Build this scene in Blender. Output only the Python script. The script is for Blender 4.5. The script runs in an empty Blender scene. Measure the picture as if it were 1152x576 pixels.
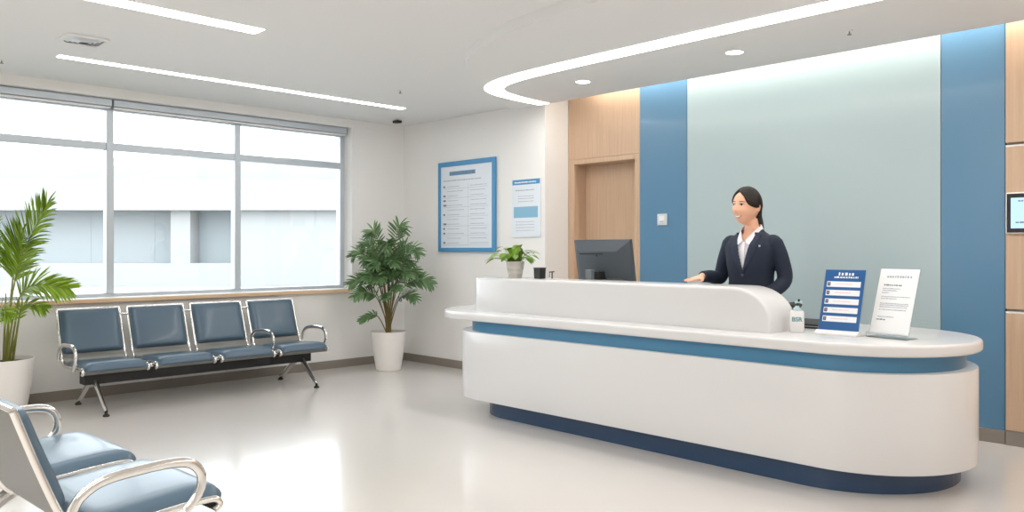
import bpy, bmesh, math, random
from mathutils import Vector, Matrix, noise
from mathutils.bvhtree import BVHTree
sc = bpy.context.scene
COL = sc.collection
R = math.radians
PI = math.pi

# ------------------------------------------------------------------ helpers
def s2l(c):
    return tuple((x/12.92 if x <= .04045 else ((x+.055)/1.055)**2.4) for x in c)
def hexc(r, g, b):
    return s2l((r/255, g/255, b/255))

MATS = {}
def mat(name, col, rough=.5, metal=0., spec=.5, coat=0., emit=None, estr=0., bump=None, var=None, trans=0., island=None):
    """col linear rgb; bump=(scale,strength); var=(scale,amount); island=amount of per island variation"""
    m = bpy.data.materials.new(name); m.use_nodes = True
    nt = m.node_tree; N = nt.nodes; L = nt.links
    b = N['Principled BSDF']
    b.inputs['Base Color'].default_value = (*col, 1)
    b.inputs['Roughness'].default_value = rough
    b.inputs['Metallic'].default_value = metal
    b.inputs['Specular IOR Level'].default_value = spec
    b.inputs['Coat Weight'].default_value = coat
    b.inputs['Coat Roughness'].default_value = .08
    if trans: b.inputs['Transmission Weight'].default_value = trans
    if emit:
        b.inputs['Emission Color'].default_value = (*emit, 1)
        b.inputs['Emission Strength'].default_value = estr
    tc = N.new('ShaderNodeTexCoord')
    if var or island:
        hs = N.new('ShaderNodeHueSaturation'); hs.inputs['Color'].default_value = (*col, 1)
        mr = N.new('ShaderNodeMapRange')
        if var:
            nz = N.new('ShaderNodeTexNoise'); nz.inputs['Scale'].default_value = var[0]; nz.inputs['Detail'].default_value = 4
            L.new(tc.outputs['Object'], nz.inputs['Vector']); L.new(nz.outputs['Fac'], mr.inputs['Value']); a = var[1]
        else:
            g = N.new('ShaderNodeNewGeometry'); L.new(g.outputs['Random Per Island'], mr.inputs['Value']); a = island
        mr.inputs['To Min'].default_value = 1-a; mr.inputs['To Max'].default_value = 1+a
        L.new(mr.outputs['Result'], hs.inputs['Value']); L.new(hs.outputs['Color'], b.inputs['Base Color'])
    if bump:
        nb = N.new('ShaderNodeTexNoise'); nb.inputs['Scale'].default_value = bump[0]; nb.inputs['Detail'].default_value = 5
        bp = N.new('ShaderNodeBump'); bp.inputs['Strength'].default_value = bump[1]; bp.inputs['Distance'].default_value = .003
        L.new(tc.outputs['Object'], nb.inputs['Vector']); L.new(nb.outputs['Fac'], bp.inputs['Height']); L.new(bp.outputs['Normal'], b.inputs['Normal'])
    MATS[name] = m
    return m

def wood_mat(name, c1, c2, rough=.45, axis='Z'):
    m = bpy.data.materials.new(name); m.use_nodes = True
    nt = m.node_tree; N = nt.nodes; L = nt.links; b = N['Principled BSDF']
    tc = N.new('ShaderNodeTexCoord'); mp = N.new('ShaderNodeMapping')
    mp.inputs['Scale'].default_value = (26, 26, 1.1) if axis == 'Z' else (26, 1.1, 26)
    n1 = N.new('ShaderNodeTexNoise'); n1.inputs['Scale'].default_value = 1.6; n1.inputs['Detail'].default_value = 6; n1.inputs['Roughness'].default_value = .62
    cr = N.new('ShaderNodeValToRGB')
    cr.color_ramp.elements[0].position = .28; cr.color_ramp.elements[0].color = (*c1, 1)
    cr.color_ramp.elements[1].position = .72; cr.color_ramp.elements[1].color = (*c2, 1)
    L.new(tc.outputs['Object'], mp.inputs['Vector']); L.new(mp.outputs['Vector'], n1.inputs['Vector'])
    L.new(n1.outputs['Fac'], cr.inputs['Fac']); L.new(cr.outputs['Color'], b.inputs['Base Color'])
    b.inputs['Roughness'].default_value = rough
    MATS[name] = m
    return m

def glass_mat(name, tint=(1, 1, 1), ior=1.45):
    m = bpy.data.materials.new(name); m.use_nodes = True
    nt = m.node_tree; N = nt.nodes; L = nt.links
    N.remove(N['Principled BSDF'])
    out = N['Material Output']; tr = N.new('ShaderNodeBsdfTransparent'); gl = N.new('ShaderNodeBsdfGlossy'); mx = N.new('ShaderNodeMixShader'); fr = N.new('ShaderNodeFresnel')
    tr.inputs['Color'].default_value = (*tint, 1); gl.inputs['Roughness'].default_value = .02; fr.inputs['IOR'].default_value = ior
    L.new(fr.outputs['Fac'], mx.inputs['Fac']); L.new(tr.outputs['BSDF'], mx.inputs[1]); L.new(gl.outputs['BSDF'], mx.inputs[2]); L.new(mx.outputs['Shader'], out.inputs['Surface'])
    MATS[name] = m
    return m

def emat(name, col, strength):
    m = bpy.data.materials.new(name); m.use_nodes = True
    nt = m.node_tree; N = nt.nodes; L = nt.links
    N.remove(N['Principled BSDF']); e = N.new('ShaderNodeEmission'); e.inputs['Color'].default_value = (*col, 1); e.inputs['Strength'].default_value = strength
    L.new(e.outputs['Emission'], N['Material Output'].inputs['Surface'])
    MATS[name] = m
    return m

def BM(): return bmesh.new()

def empty(name, loc, label=None, cat=None, group=None, rotz=0.):
    o = bpy.data.objects.new(name, None); COL.objects.link(o)
    o.location = loc; o.rotation_euler = (0, 0, rotz); o.empty_display_size = .1
    tag(o, label, cat, group); return o
def tag(o, label=None, cat=None, group=None, kind=None):
    if label: o['label'] = label
    if cat: o['category'] = cat
    if group: o['group'] = group
    if kind: o['kind'] = kind
    return o
def obj(name, bm, mats, parent=None, world=False, smooth=False, angle=40, bev=0., bseg=3):
    """link a bmesh as one object; world=True: geometry is in world coordinates, parent has no rotation"""
    if parent is not None and world:
        p = parent; off = Vector((0, 0, 0))
        while p is not None: off += p.location; p = p.parent
        bmesh.ops.translate(bm, verts=bm.verts, vec=-off)
    bmesh.ops.recalc_face_normals(bm, faces=bm.faces)
    me = bpy.data.meshes.new(name); bm.to_mesh(me); bm.free()
    return mesh_obj(name, me, mats, parent, smooth, angle, bev, bseg)
def mesh_obj(name, me, mats, parent=None, smooth=False, angle=40, bev=0., bseg=3):
    if not isinstance(mats, (list, tuple)): mats = [mats]
    for m in mats: me.materials.append(m)
    o = bpy.data.objects.new(name, me); COL.objects.link(o)
    if parent is not None: o.parent = parent
    if smooth:
        for p in me.polygons: p.use_smooth = True
        if angle < 180: me.set_sharp_from_angle(angle=R(angle))
    if bev:
        b = o.modifiers.new('bevel', 'BEVEL'); b.width = bev; b.segments = bseg; b.limit_method = 'ANGLE'; b.angle_limit = R(35)
        for p in me.polygons: p.use_smooth = True
        me.set_sharp_from_angle(angle=R(75)); b.harden_normals = True
    return o
def origin_to_base(o):
    """put the origin of a top-level mesh at the middle of its base"""
    me = o.data; xs = [v.co for v in me.vertices]
    c = Vector(((min(v.x for v in xs)+max(v.x for v in xs))/2, (min(v.y for v in xs)+max(v.y for v in xs))/2, min(v.z for v in xs)))
    me.transform(Matrix.Translation(-c)); o.location = o.location + c
    return o
def box(bm, x0, x1, y0, y1, z0, z1, mi=0, M=None):
    vs = [bm.verts.new(M @ Vector(c) if M else c) for c in ((x0,y0,z0),(x1,y0,z0),(x1,y1,z0),(x0,y1,z0),(x0,y0,z1),(x1,y0,z1),(x1,y1,z1),(x0,y1,z1))]
    for q in ((3,2,1,0),(4,5,6,7),(0,1,5,4),(1,2,6,5),(2,3,7,6),(3,0,4,7)):
        f = bm.faces.new([vs[i] for i in q]); f.material_index = mi
def ring_loft(bm, rings, cap=True, closed=True, mi=0):
    vr = [[bm.verts.new(p) for p in r] for r in rings]
    n = len(vr[0])
    for a, b in zip(vr, vr[1:]):
        for i in range(n if closed else n-1):
            f = bm.faces.new((a[i], a[(i+1) % n], b[(i+1) % n], b[i])); f.material_index = mi
    if cap:
        for r, rv in ((vr[0], True), (vr[-1], False)):
            f = bm.faces.new(list(reversed(r)) if rv else r); f.material_index = mi
    return vr
def tube(bm, pts, rad, n=10, cap=True, flat=1., mi=0, up=None):
    """swept tube with parallel transported frame; rad scalar or list; flat scales second axis"""
    pts = [Vector(p) for p in pts]
    rs = rad if isinstance(rad, (list, tuple)) else [rad]*len(pts)
    T = []
    for i in range(len(pts)):
        a = pts[max(i-1, 0)]; b = pts[min(i+1, len(pts)-1)]
        T.append((b-a).normalized())
    u = Vector(up) if up else (Vector((0, 0, 1)) if abs(T[0].z) < .9 else Vector((1, 0, 0)))
    rings = []
    for p, t, r in zip(pts, T, rs):
        u = (u - t*u.dot(t)).normalized(); w = t.cross(u)
        rings.append([p + u*(r*math.cos(2*PI*k/n)) + w*(r*flat*math.sin(2*PI*k/n)) for k in range(n)])
    return ring_loft(bm, rings, cap, mi=mi)
def spline(pts, n=8, closed=False):
    """Catmull-Rom through points (any dimension tuples)"""
    P = [Vector(p) for p in pts]; out = []
    m = len(P)
    for i in range(m if closed else m-1):
        if closed: p0, p1, p2, p3 = P[(i-1) % m], P[i], P[(i+1) % m], P[(i+2) % m]
        else: p0, p1, p2, p3 = P[max(i-1, 0)], P[i], P[i+1], P[min(i+2, m-1)]
        for k in range(n):
            t = k/n
            out.append(.5*((2*p1)+(-p0+p2)*t+(2*p0-5*p1+4*p2-p3)*t*t+(-p0+3*p1-3*p2+p3)*t**3))
    if not closed: out.append(P[-1])
    return out
def lathe(bm, prof, n=32, c=(0, 0, 0), cap=True, mi=0):
    rings = [[(c[0]+r*math.cos(2*PI*k/n), c[1]+r*math.sin(2*PI*k/n), c[2]+z) for k in range(n)] for r, z in prof]
    return ring_loft(bm, rings, cap, mi=mi)
def prism(bm, outline, z0, z1, mi=0):
    return ring_loft(bm, [[(x, y, z0) for x, y in outline], [(x, y, z1) for x, y in outline]], mi=mi)
def offset_poly(pts, d):
    n = len(pts); out = []
    for i in range(n):
        a, b, c = Vector(pts[i-1]), Vector(pts[i]), Vector(pts[(i+1) % n])
        e1 = (b-a).normalized(); e2 = (c-b).normalized()
        n1 = Vector((e1.y, -e1.x)); n2 = Vector((e2.y, -e2.x))
        k = max(.4, 1+n1.dot(n2))
        out.append(tuple(b+(n1+n2)*(d/k)))
    return out
def arc(cx, cy, r, a0, a1, n):
    return [(cx+r*math.cos(R(a0+(a1-a0)*i/n)), cy+r*math.sin(R(a0+(a1-a0)*i/n))) for i in range(n+1)]
def rounded_slab(bm, outline, z0, z1, r, seg=4, mi=0):
    """outline ccw polygon; rounded top and bottom edges by inward offsets"""
    rings = []
    for i in range(seg+1):
        a = PI/2*(1-i/seg)
        rings.append((offset_poly(outline, -r*(1-math.cos(a))), z0+r-r*math.sin(a)))
    for i in range(seg+1):
        a = PI/2*i/seg
        rings.append((offset_poly(outline, -r*(1-math.cos(a))), z1-r+r*math.sin(a)))
    ring_loft(bm, [[(x, y, z) for x, y in o] for o, z in rings], mi=mi)

# ------------------------------------------------------------------ materials
M_wall = mat('wall_paint', (.84, .835, .825), .75, var=(3, .012), bump=(160, .04))
M_ceil = mat('ceiling_paint', (.80, .80, .80), .8)
M_base = mat('baseboard_grey', hexc(138, 130, 122), .45)
M_alu = mat('window_aluminium', hexc(196, 204, 212), .35, metal=.35)
M_glass = glass_mat('window_glass', (.97, .99, 1.))
M_sillwhite = mat('sill_white', (.86, .85, .83), .4)
M_woodsill = wood_mat('sill_oak', hexc(214, 180, 146), hexc(228, 200, 170), .4, 'Y')
M_wood = wood_mat('oak_veneer', hexc(190, 160, 134), hexc(205, 178, 152), .42)
M_blue = mat('blue_panel', hexc(92, 134, 166), .26, coat=.1)
M_mint = mat('back_painted_glass', hexc(176, 194, 198), .24, coat=.15)
M_white = mat('solid_surface_white', (.715, .715, .722), .22, coat=.25)
M_band = mat('blue_laminate_band', hexc(72, 128, 164), .3)
M_kick = mat('navy_plinth', hexc(40, 66, 98), .25)
M_metalline = mat('brushed_trim', (.8, .8, .8), .3, metal=1)
M_chrome = mat('chrome', (.80, .79, .77), .12, metal=1)
M_steel = mat('perforated_steel', (.22, .22, .21), .45, metal=.6)
M_black = mat('black_powder_coat', (.012, .012, .013), .45)
M_rubber = mat('black_rubber', (.015, .015, .015), .7)
M_vinyl = mat('blue_vinyl', hexc(80, 102, 120), .34, coat=.12, bump=(220, .06))
M_pot = mat('white_ceramic', (.82, .80, .78), .3, coat=.3)
M_soil = mat('potting_soil', (.045, .028, .018), .95, bump=(60, 1.))
M_leafA = mat('palm_leaf_bright', hexc(124, 156, 40), .42, island=.35)
M_leafB = mat('palm_leaf_dark', hexc(92, 124, 80), .38, island=.4)
M_stem = mat('palm_stem', hexc(122, 126, 52), .5, var=(8, .25))
M_stemB = mat('palm_stem_brown', hexc(112, 96, 48), .55, var=(8, .3))
M_pothos = mat('pothos_leaf', hexc(112, 150, 48), .35, island=.35)
M_greypot = mat('grey_stoneware', hexc(196, 192, 186), .6, var=(14, .08))
M_dark = mat('monitor_shell', hexc(66, 74, 82), .42)
M_darker = mat('monitor_slots', (.01, .011, .012), .5)
M_colm = mat('stand_grey', hexc(112, 120, 126), .4)
M_screenoff = mat('dark_screen', (.01, .01, .012), .1)
M_paper = mat('paper_white', hexc(236, 238, 240), .5)
M_posterblue = mat('poster_frame_blue', hexc(66, 142, 192), .4)
M_posterpale = mat('poster_pale_blue', hexc(222, 230, 238), .35)
M_ink = mat('ink_grey', hexc(168, 176, 186), .6)
M_inkd = mat('ink_dark', hexc(122, 132, 146), .6)
M_inkb = mat('ink_blue', hexc(96, 150, 190), .6)
M_skyblue = mat('print_sky_blue', hexc(130, 180, 208), .5)
M_signblue = mat('sign_blue', hexc(14, 86, 148), .35)
M_signwhite = mat('sign_white_print', hexc(232, 236, 242), .45)
M_pink = mat('print_pink', hexc(228, 196, 200), .5)
M_photo = mat('print_face', hexc(96, 60, 84), .5)
M_acryl = glass_mat('clear_acrylic', (.93, .95, .96))
M_teal = mat('label_teal', hexc(52, 140, 152), .5)
M_pumpc = mat('pump_pale', hexc(178, 206, 212), .25)
M_plastic = mat('white_plastic', (.82, .82, .82), .3)
M_switch = mat('switch_plastic', hexc(206, 212, 218), .35)
M_screen = emat('tablet_screen', s2l((.70, .82, .97)), .95)
M_skin = mat('skin', hexc(226, 176, 148), .48, spec=.4)
M_skin.node_tree.nodes['Principled BSDF'].inputs['Subsurface Weight'].default_value = .12
M_skin.node_tree.nodes['Principled BSDF'].inputs['Subsurface Radius'].default_value = (.012, .005, .003)
M_hair = mat('dark_hair', (.009, .006, .005), .46, spec=.3, bump=(90, .4))
M_lip = mat('lip', hexc(190, 96, 92), .4)
M_teeth = mat('teeth', hexc(240, 234, 226), .3)
M_eyew = mat('eye_white', hexc(228, 222, 216), .3)
M_iris = mat('iris', (.02, .012, .01), .15)
M_brow = mat('brow', hexc(52, 36, 30), .7)
M_suit = mat('navy_wool', hexc(20, 32, 52), .78, bump=(300, .15))
M_suit2 = mat('navy_lapel', hexc(24, 37, 58), .74, bump=(300, .15))
M_shirt = mat('shirt_white', hexc(226, 224, 232), .7)
M_button = mat('button_dark', hexc(70, 78, 92), .3)
M_ext = mat('render_white', (.315, .32, .32), .9, spec=.1)
M_extglass = mat('far_window', (.30, .325, .335), .7, spec=.1)
M_extground = mat('pale_paving', (.30, .30, .29), .8)
WARM = (1., .915, .80)
M_strip = emat('strip_diffuser', (1., .985, .96), 10.)
M_strip2 = emat('strip_diffuser_warm', (1., .965, .92), 9.)
M_down = emat('downlight_diffuser', (1., .965, .92), 9.)
M_cove = emat('cove_led', (1., .93, .83), 15.)
# floor
M_floor = mat('polished_floor', (.635, .612, .59), .17, spec=.5, coat=.12, var=(1.3, .02))
M_floor.node_tree.nodes['Principled BSDF'].inputs['Coat Roughness'].default_value = .1

# ------------------------------------------------------------------ room
XL, YB, YF = -7.66, 5.78, 6.15      # window wall, poster wall, feature wall (further back)
XR, YN = 3.2, -3.2
ZC, ZS, ZP = 2.755, 2.69, 3.0
XE = -5.385                         # end of the poster wall
def struct(name, bm, m, **k):
    o = obj(name, bm, m, **k); o['kind'] = 'structure'; return o

bm = BM(); box(bm, XL-.4, XR+.2, YN-.2, YF+.5, -.1, 0); struct('floor', bm, M_floor)
# window wall with one long opening
WY0, WY1, WZ0, WZ1 = .09, 5.055, .865, 2.668
bm = BM()
box(bm, XL-.3, XL, YN-.2, WY0, 0, ZP); box(bm, XL-.3, XL, WY1, YB+.6, 0, ZP)
box(bm, XL-.3, XL, WY0, WY1, 0, WZ0-.035); box(bm, XL-.3, XL, WY0, WY1, WZ1, ZP)
struct('wall_left', bm, M_wall)
bm = BM(); box(bm, XL, XE, YB, YF+.3, 0, ZP); struct('wall_back', bm, M_wall)
DX0, DX1, DZ, DD = -5.315, -4.534, 2.17, .145
bm = BM()
box(bm, XE, DX0-.001, YF+.02, YF+.3, 0, ZP)
box(bm, DX1, XR, YF+.02, YF+.3, 0, ZP); box(bm, DX0-.001, DX1, YF+.02, YF+.3, DZ+.032, ZP)
struct('wall_feature', bm, M_wall)
bm = BM(); box(bm, XR, XR+.2, YN-.2, YF+.3, 0, ZP); struct('wall_right', bm, M_wall)
bm = BM(); box(bm, XL, XR, YN-.2, YN, 0, ZP); struct('wall_front', bm, M_wall)
# ceiling: plain slab, stops before the light pocket over the feature wall
bm = BM()
box(bm, XL, XE, YN, YB, ZC, ZP+.1); box(bm, XE, XR, YN, 5.63, ZC, ZP+.1); box(bm, XE, XR, 5.63, YF+.3, ZP, ZP+.1)
struct('ceiling', bm, M_ceil)
# dropped ceiling with a rounded free edge
so = [(XR, 3.5), (.5, 3.5), (-2.2, 3.5), (-2.9, 3.51), (-3.45, 3.56), (-3.85, 3.65), (-4.4, 3.9), (-5.02, 4.43), (-5.42, 4.95), (-5.6, 5.3), (-5.66, 5.63)]
so = [tuple(v) for v in spline([(x, y, 0) for x, y in so], 6)]
so = [(x, y) for x, y, z in so] + [(XR, 5.63)]
bm = BM(); prism(bm, list(reversed(so)), ZS, ZC+.01); struct('ceiling_soffit', bm, M_ceil)
# baseboards
bm = BM(); box(bm, XL, XL+.014, YN, YB, 0, .087); struct('baseboard_left', bm, M_base)
bm = BM(); box(bm, XL+.014, XE, YB-.014, YB, 0, .087); box(bm, XE, XE+.014, YB-.014, YF-.03, 0, .087); struct('baseboard_back', bm, M_base)
bm = BM(); box(bm, -4.49, -1.505, YF-.034, YF-.001, 0, .087); box(bm, -4.49, -1.505, YF-.034, YF-.001, .0875, .093, 1); struct('baseboard_feature', bm, [M_base, M_metalline])

# window (frame, mullions, transom, glass, blind cassette) in the recess
XW = -7.84
win = bpy.data.objects.new('window_1', None); COL.objects.link(win); win.location = (XW, (WY0+WY1)/2, WZ0); win['kind'] = 'structure'
fx0, fx1 = XW-.05, XW+.03
mull = [1.335, 2.555, 3.78]
bm = BM()
box(bm, fx0, fx1, WY0, WY1, WZ0, WZ0+.038); box(bm, fx0, fx1, WY0, WY1, 2.575, WZ1)
box(bm, fx0, fx1, WY0, WY0+.05, WZ0+.038, 2.575); box(bm, fx0, fx1, WY1-.055, WY1, WZ0+.038, 2.575)
obj('window_frame', bm, M_alu, win, True, bev=.004)
for y in mull:
    bm = BM(); box(bm, fx0, fx1+.012, y-.031, y+.031, WZ0+.038, 2.575); obj('mullion', bm, M_alu, win, True, bev=.004)
bays = [WY0+.05] + mull + [WY1-.055]
for i in range(4):
    a = bays[i]+(.031 if i else 0); b = bays[i+1]-(.031 if i < 3 else 0)
    bm = BM(); box(bm, fx0+.005, fx1+.004, a, b, 2.212, 2.278); obj('transom', bm, M_alu, win, True, bev=.004)
    for z0, z1 in ((WZ0+.038, 2.212), (2.278, 2.575)):
        bm = BM(); box(bm, XW-.012, XW-.006, a, b, z0, z1); obj('window_pane', bm, M_glass, win, True)
# blind cassettes at the head of the opening, joint at a mullion
for y0, y1, lab in ((WY0+.02, 2.548, 'grey roller blind cassette over the two window bays by the large palm'), (2.562, WY1-.02, 'grey roller blind cassette over the two window bays nearer the room corner')):
    t = empty('roller_blind', (XW+.08, (y0+y1)/2, 2.585), lab, 'blind', 'roller blind cassettes above the window')
    bm = BM(); box(bm, XW+.036, XW+.115, y0, y1, 2.60, WZ1-.006); obj('cassette', bm, M_alu, t, True, bev=.006)
    bm = BM(); box(bm, XW+.05, XW+.10, y0+.01, y1-.01, 2.582, 2.597); obj('bottom_rail', bm, M_sillwhite, t, True, bev=.004)
# sill
bm = BM(); box(bm, XL-.15, XL+.05, WY0-.02, WY1+.0, WZ0-.034, WZ0, 0)
struct('trim_1', bm, M_woodsill, bev=.004)
bm = BM(); box(bm, XL-.15, XL+.036, WY0, WY1-.004, WZ0, WZ0+.006); struct('trim_2', bm, M_sillwhite)

# door 1, recessed, in oak
dr = bpy.data.objects.new('door_1', None); COL.objects.link(dr); dr.location = ((DX0+DX1)/2, YF+DD, 0); dr['kind'] = 'structure'
bm = BM(); box(bm, DX0+.02, DX1-.02, YF+DD, YF+DD+.04, .005, DZ-.02); obj('door_leaf', bm, M_wood, dr, True)
bm = BM()
box(bm, DX0-.012, DX0+.018, YF-.034, YF+DD+.04, 0, DZ+.03); box(bm, DX1-.018, DX1+.012, YF-.034, YF+DD+.04, 0, DZ+.03); box(bm, DX0+.018, DX1-.018, YF-.034, YF+DD+.04, DZ-.018, DZ+.03)
obj('door_jamb', bm, M_wood, dr, True, bev=.003)
bm = BM(); hx = DX1-.09
tube(bm, [(hx, YF+DD, 1.0), (hx, YF+DD-.05, 1.0), (hx-.12, YF+DD-.05, 1.0)], .009); lathe(bm, [(.024, 0), (.024, .006)], 16, (hx, YF+DD-.006, 1.0)) if False else None
obj('door_handle', bm, M_chrome, dr, True, smooth=True)
# wall panels
def panel(name, x0, x1, z0, z1, m, label, y0=YF-.03, y1=YF+.018, holes=None):
    bm = BM()
    if holes:
        a, b, top = holes
        box(bm, x0, a, y0, y1, z0, top); box(bm, b, x1, y0, y1, z0, top); box(bm, x0, x1, y0, y1, top, z1)
    else: box(bm, x0, x1, y0, y1, z0, z1)
    o = obj(name, bm, m, bev=.0025 if not holes else 0); tag(o, label, 'wall panel'); return origin_to_base(o)
panel('oak_wall_panel', -5.380, -4.496, DZ+.032, 2.995, M_wood, 'pale oak wall panel above the recessed doorway')
bm = BM(); box(bm, DX1+.013, -4.496, YF-.03, YF+.018, 0, DZ+.03); box(bm, -5.380, DX0-.013, YF-.03, YF+.018, 0, DZ+.03); o = struct('trim_3', bm, M_wood)
panel('blue_wall_panel', -4.494, -3.984, .094, 2.995, M_blue, 'tall glossy blue wall panel carrying the light switch, beside the oak doorway')
panel('glass_wall_panel', -3.980, -1.904, .094, 2.995, M_mint, 'wide pale mint back-painted glass wall panel behind the receptionist')
panel('blue_wall_panel', -1.900, -1.505, .094, 2.995, M_blue, 'tall glossy blue wall panel next to the oak wall with the tablet')
# oak wall at the right: three boards with metal joints
ow = empty('oak_wall_cladding', (-.3, YF-.03, 0), 'oak wall cladding with two pale horizontal joints behind the wall tablet', 'wall panel')
def zr(py):                                   # height on the right oak wall of an image row near its left edge
    return 1.3+(281-py)/905*5.37
ox0, ox1 = -1.498, XR-.02
for z0, z1 in ((.10, zr(349.8)-.014), (zr(349.8)+.014, zr(163.6)-.014), (zr(163.6)+.014, 2.995)):
    bm = BM(); box(bm, ox0, ox1, YF-.05, YF+.018, z0, z1); obj('oak_board', bm, M_wood, ow, True, bev=.004)
for py in (349.8, 163.6):
    z = zr(py); bm = BM(); box(bm, ox0, ox1, YF-.044, YF+.018, z-.013, z-.001); obj('joint_strip', bm, M_sillwhite, ow, True)
bm = BM(); box(bm, ox0, ox1, YF-.046, YF+.018, 0, .098); obj('plinth', bm, M_base, ow, True)

# ------------------------------------------------------------------ lights that belong to the room
def strip_light(name, x, y0, y1, w, label):
    t = empty(name, (x, (y0+y1)/2, ZC-.004), label, 'ceiling light', 'linear ceiling lights')
    bm = BM(); box(bm, x-w/2-.006, x+w/2+.006, y0-.006, y1+.006, ZC-.0025, ZC-.0005); obj('trim_frame', bm, M_sillwhite, t, True)
    bm = BM(); box(bm, x-w/2, x+w/2, y0, y1, ZC-.005, ZC-.003); obj('diffuser', bm, M_strip, t, True)
strip_light('linear_ceiling_light', -6.68, 1.82, 5.03, .085, 'long linear ceiling light running close to the window wall')
strip_light('linear_ceiling_light', -4.99, -2.4, 2.57, .14, 'linear ceiling light in the middle of the ceiling, cut by the top of the picture')
# curved strip in the soffit
cl = [(XR-.05, 4.50), (.5, 4.50), (-2., 4.505), (-3.3, 4.525), (-4.1, 4.545), (-4.64, 4.59), (-4.96, 4.70), (-5.12, 4.88), (-5.19, 5.12), (-5.22, 5.38), (-5.23, 5.60)]
cl = [(v.x, v.y) for v in spline([(x, y, 0) for x, y in cl], 8)]
def ribbon(bm, c, w0, w1, z0, z1):
    n = len(c); A = []; B = []
    for i, p in enumerate(c):
        a = Vector(c[max(i-1, 0)]); b = Vector(c[min(i+1, n-1)]); t = (b-a).normalized(); nn = Vector((-t.y, t.x)); w = w0+(w1-w0)*max(0, min(1, (i/n-.5)/.45))
        A.append(Vector(p)+nn*w/2); B.append(Vector(p)-nn*w/2)
    ring_loft(bm, [[(a.x, a.y, z0), (b.x, b.y, z0), (b.x, b.y, z1), (a.x, a.y, z1)] for a, b in zip(A, B)])
t = empty('curved_ceiling_light', (-3, 4.5, ZS-.004), 'bright curved light line bending round the end of the dropped ceiling', 'ceiling light')
bm = BM(); ribbon(bm, cl, .18, .125, ZS-.005, ZS-.003); obj('diffuser', bm, M_strip2, t, True)
bm = BM(); ribbon(bm, cl, .19, .135, ZS-.0025, ZS-.0005); obj('trim_frame', bm, M_sillwhite, t, True)
for x, lab in ((-4.31, 'small round recessed downlight nearest the doorway'), (-2.92, 'small round recessed downlight above the receptionist')):
    t = empty('recessed_downlight', (x, 5.085, ZS-.006), lab, 'ceiling light', 'recessed downlights')
    bm = BM(); lathe(bm, [(.058, 0), (.058, .002), (.0, .002)], 24, (x, 5.085, ZS-.005), cap=False); obj('diffuser', bm, M_down, t, True)
    bm = BM(); lathe(bm, [(.060, .0045), (.060, -.001), (.070, -.001), (.070, .0045)], 24, (x, 5.085, ZS-.005), cap=False); obj('rim', bm, M_plastic, t, True)
# LED line in the light pocket over the feature wall (on the hidden upstand of the pocket)
bm = BM(); box(bm, -5.02, XR-.1, 5.99, 6.03, 2.90, 2.912)
o = obj('cove_led_strip', bm, M_cove); tag(o, 'hidden light line washing the top of the blue, mint and oak wall panels', 'cove light'); origin_to_base(o)

# ------------------------------------------------------------------ reception desk
FY = 4.17
def plan(x_right, rr, yc_r, x_left, rl, yc_l, notch=(-3.35, -2.52, 4.80), back_l=None):
    """ccw plan outline: straight front, round ends, notch at the back for the receptionist"""
    o = []
    o += arc(x_left+rl, yc_l, rl, 180, 270, 16)                   # left front
    o += arc(x_right-rr, yc_r, rr, -90, 90, 32)                   # right round end
    yb = yc_r+rr
    o += [(notch[1], yb), (notch[1], notch[2]), (notch[0], notch[2]), (notch[0], yc_l+rl)]
    o += arc(x_left+rl, yc_l, rl, 90, 180, 16)[:-1]
    return o
desk = empty('reception_desk', (-3.3, 4.7, 0), 'long white rounded reception desk with a blue band and navy plinth', 'reception desk')
bm = BM(); rounded_slab(bm, plan(-1.30, .615, 4.785, -5.31, .50, 4.67), .745, .81, .018); obj('countertop', bm, M_white, desk, True, smooth=True, angle=35)
bm = BM(); rounded_slab(bm, plan(-1.325, .60, 4.80, -5.10, .47, 4.67, notch=(-3.32, -2.50, 4.76)), .13, .655, .006, 2); obj('desk_body', bm, M_white, desk, True, smooth=True, angle=35)
bm = BM(); prism(bm, plan(-1.385, .56, 4.80, -5.0, .43, 4.67, notch=(-3.30, -2.49, 4.74)), .655, .745); obj('blue_band', bm, M_band, desk, True, smooth=True, angle=35)
bm = BM(); prism(bm, plan(-1.435, .60, 4.87, -4.84, .40, 4.70, notch=(-3.28, -2.48, 4.74)), 0, .131); obj('plinth', bm, M_kick, desk, True, smooth=True, angle=35)
# raised transaction ledge: lofted along x, round in plan at the left, rounded down at the right
LY0, LY1, LZ0, LZ1, LX0, LX1 = 4.38, 4.70, .808, 1.075, -4.95, -2.285
def ledge_section(y0, y1, z1, r=.022, seg=4):
    s = [(y0, LZ0)]
    r = min(r, (y1-y0)/2*.95, max(.001, (z1-LZ0)*.9))
    for i in range(seg+1):
        a = PI/2*i/seg; s.append((y0+r-r*math.cos(a), z1-r+r*math.sin(a)))
    for i in range(seg+1):
        a = PI/2*i/seg; s.append((y1-r+r*math.sin(a), z1-r+r*math.cos(a)))
    s.append((y1, LZ0)); return s
bm = BM(); rings = []
yc, hw = (LY0+LY1)/2, (LY1-LY0)/2
for i in range(15):
    a = PI/2*i/14; x = LX0+hw*(1-math.cos(a)); h = max(.004, hw*math.sin(a))
    rings.append([(x, y, z) for y, z in ledge_section(yc-h, yc+h, LZ1)])
for k in range(1, 8):
    x = LX0+hw+(LX1-.26-LX0-hw)*k/8; rings.append([(x, y, z) for y, z in ledge_section(LY0, LY1, LZ1)])
rr = .20
for i in range(17):
    a = PI/2*i/16; x = LX1-.26+.26*math.sin(a); z = LZ1-rr+rr*math.cos(a)
    rings.append([(x, y, zz) for y, zz in ledge_section(LY0, LY1, z)])
rings.append([(LX1, y, LZ0+(zz-LZ0)*.02) for y, zz in ledge_section(LY0, LY1, LZ1-rr)])
ring_loft(bm, rings); obj('transaction_ledge', bm, M_white, desk, True, smooth=True, angle=38)

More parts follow.
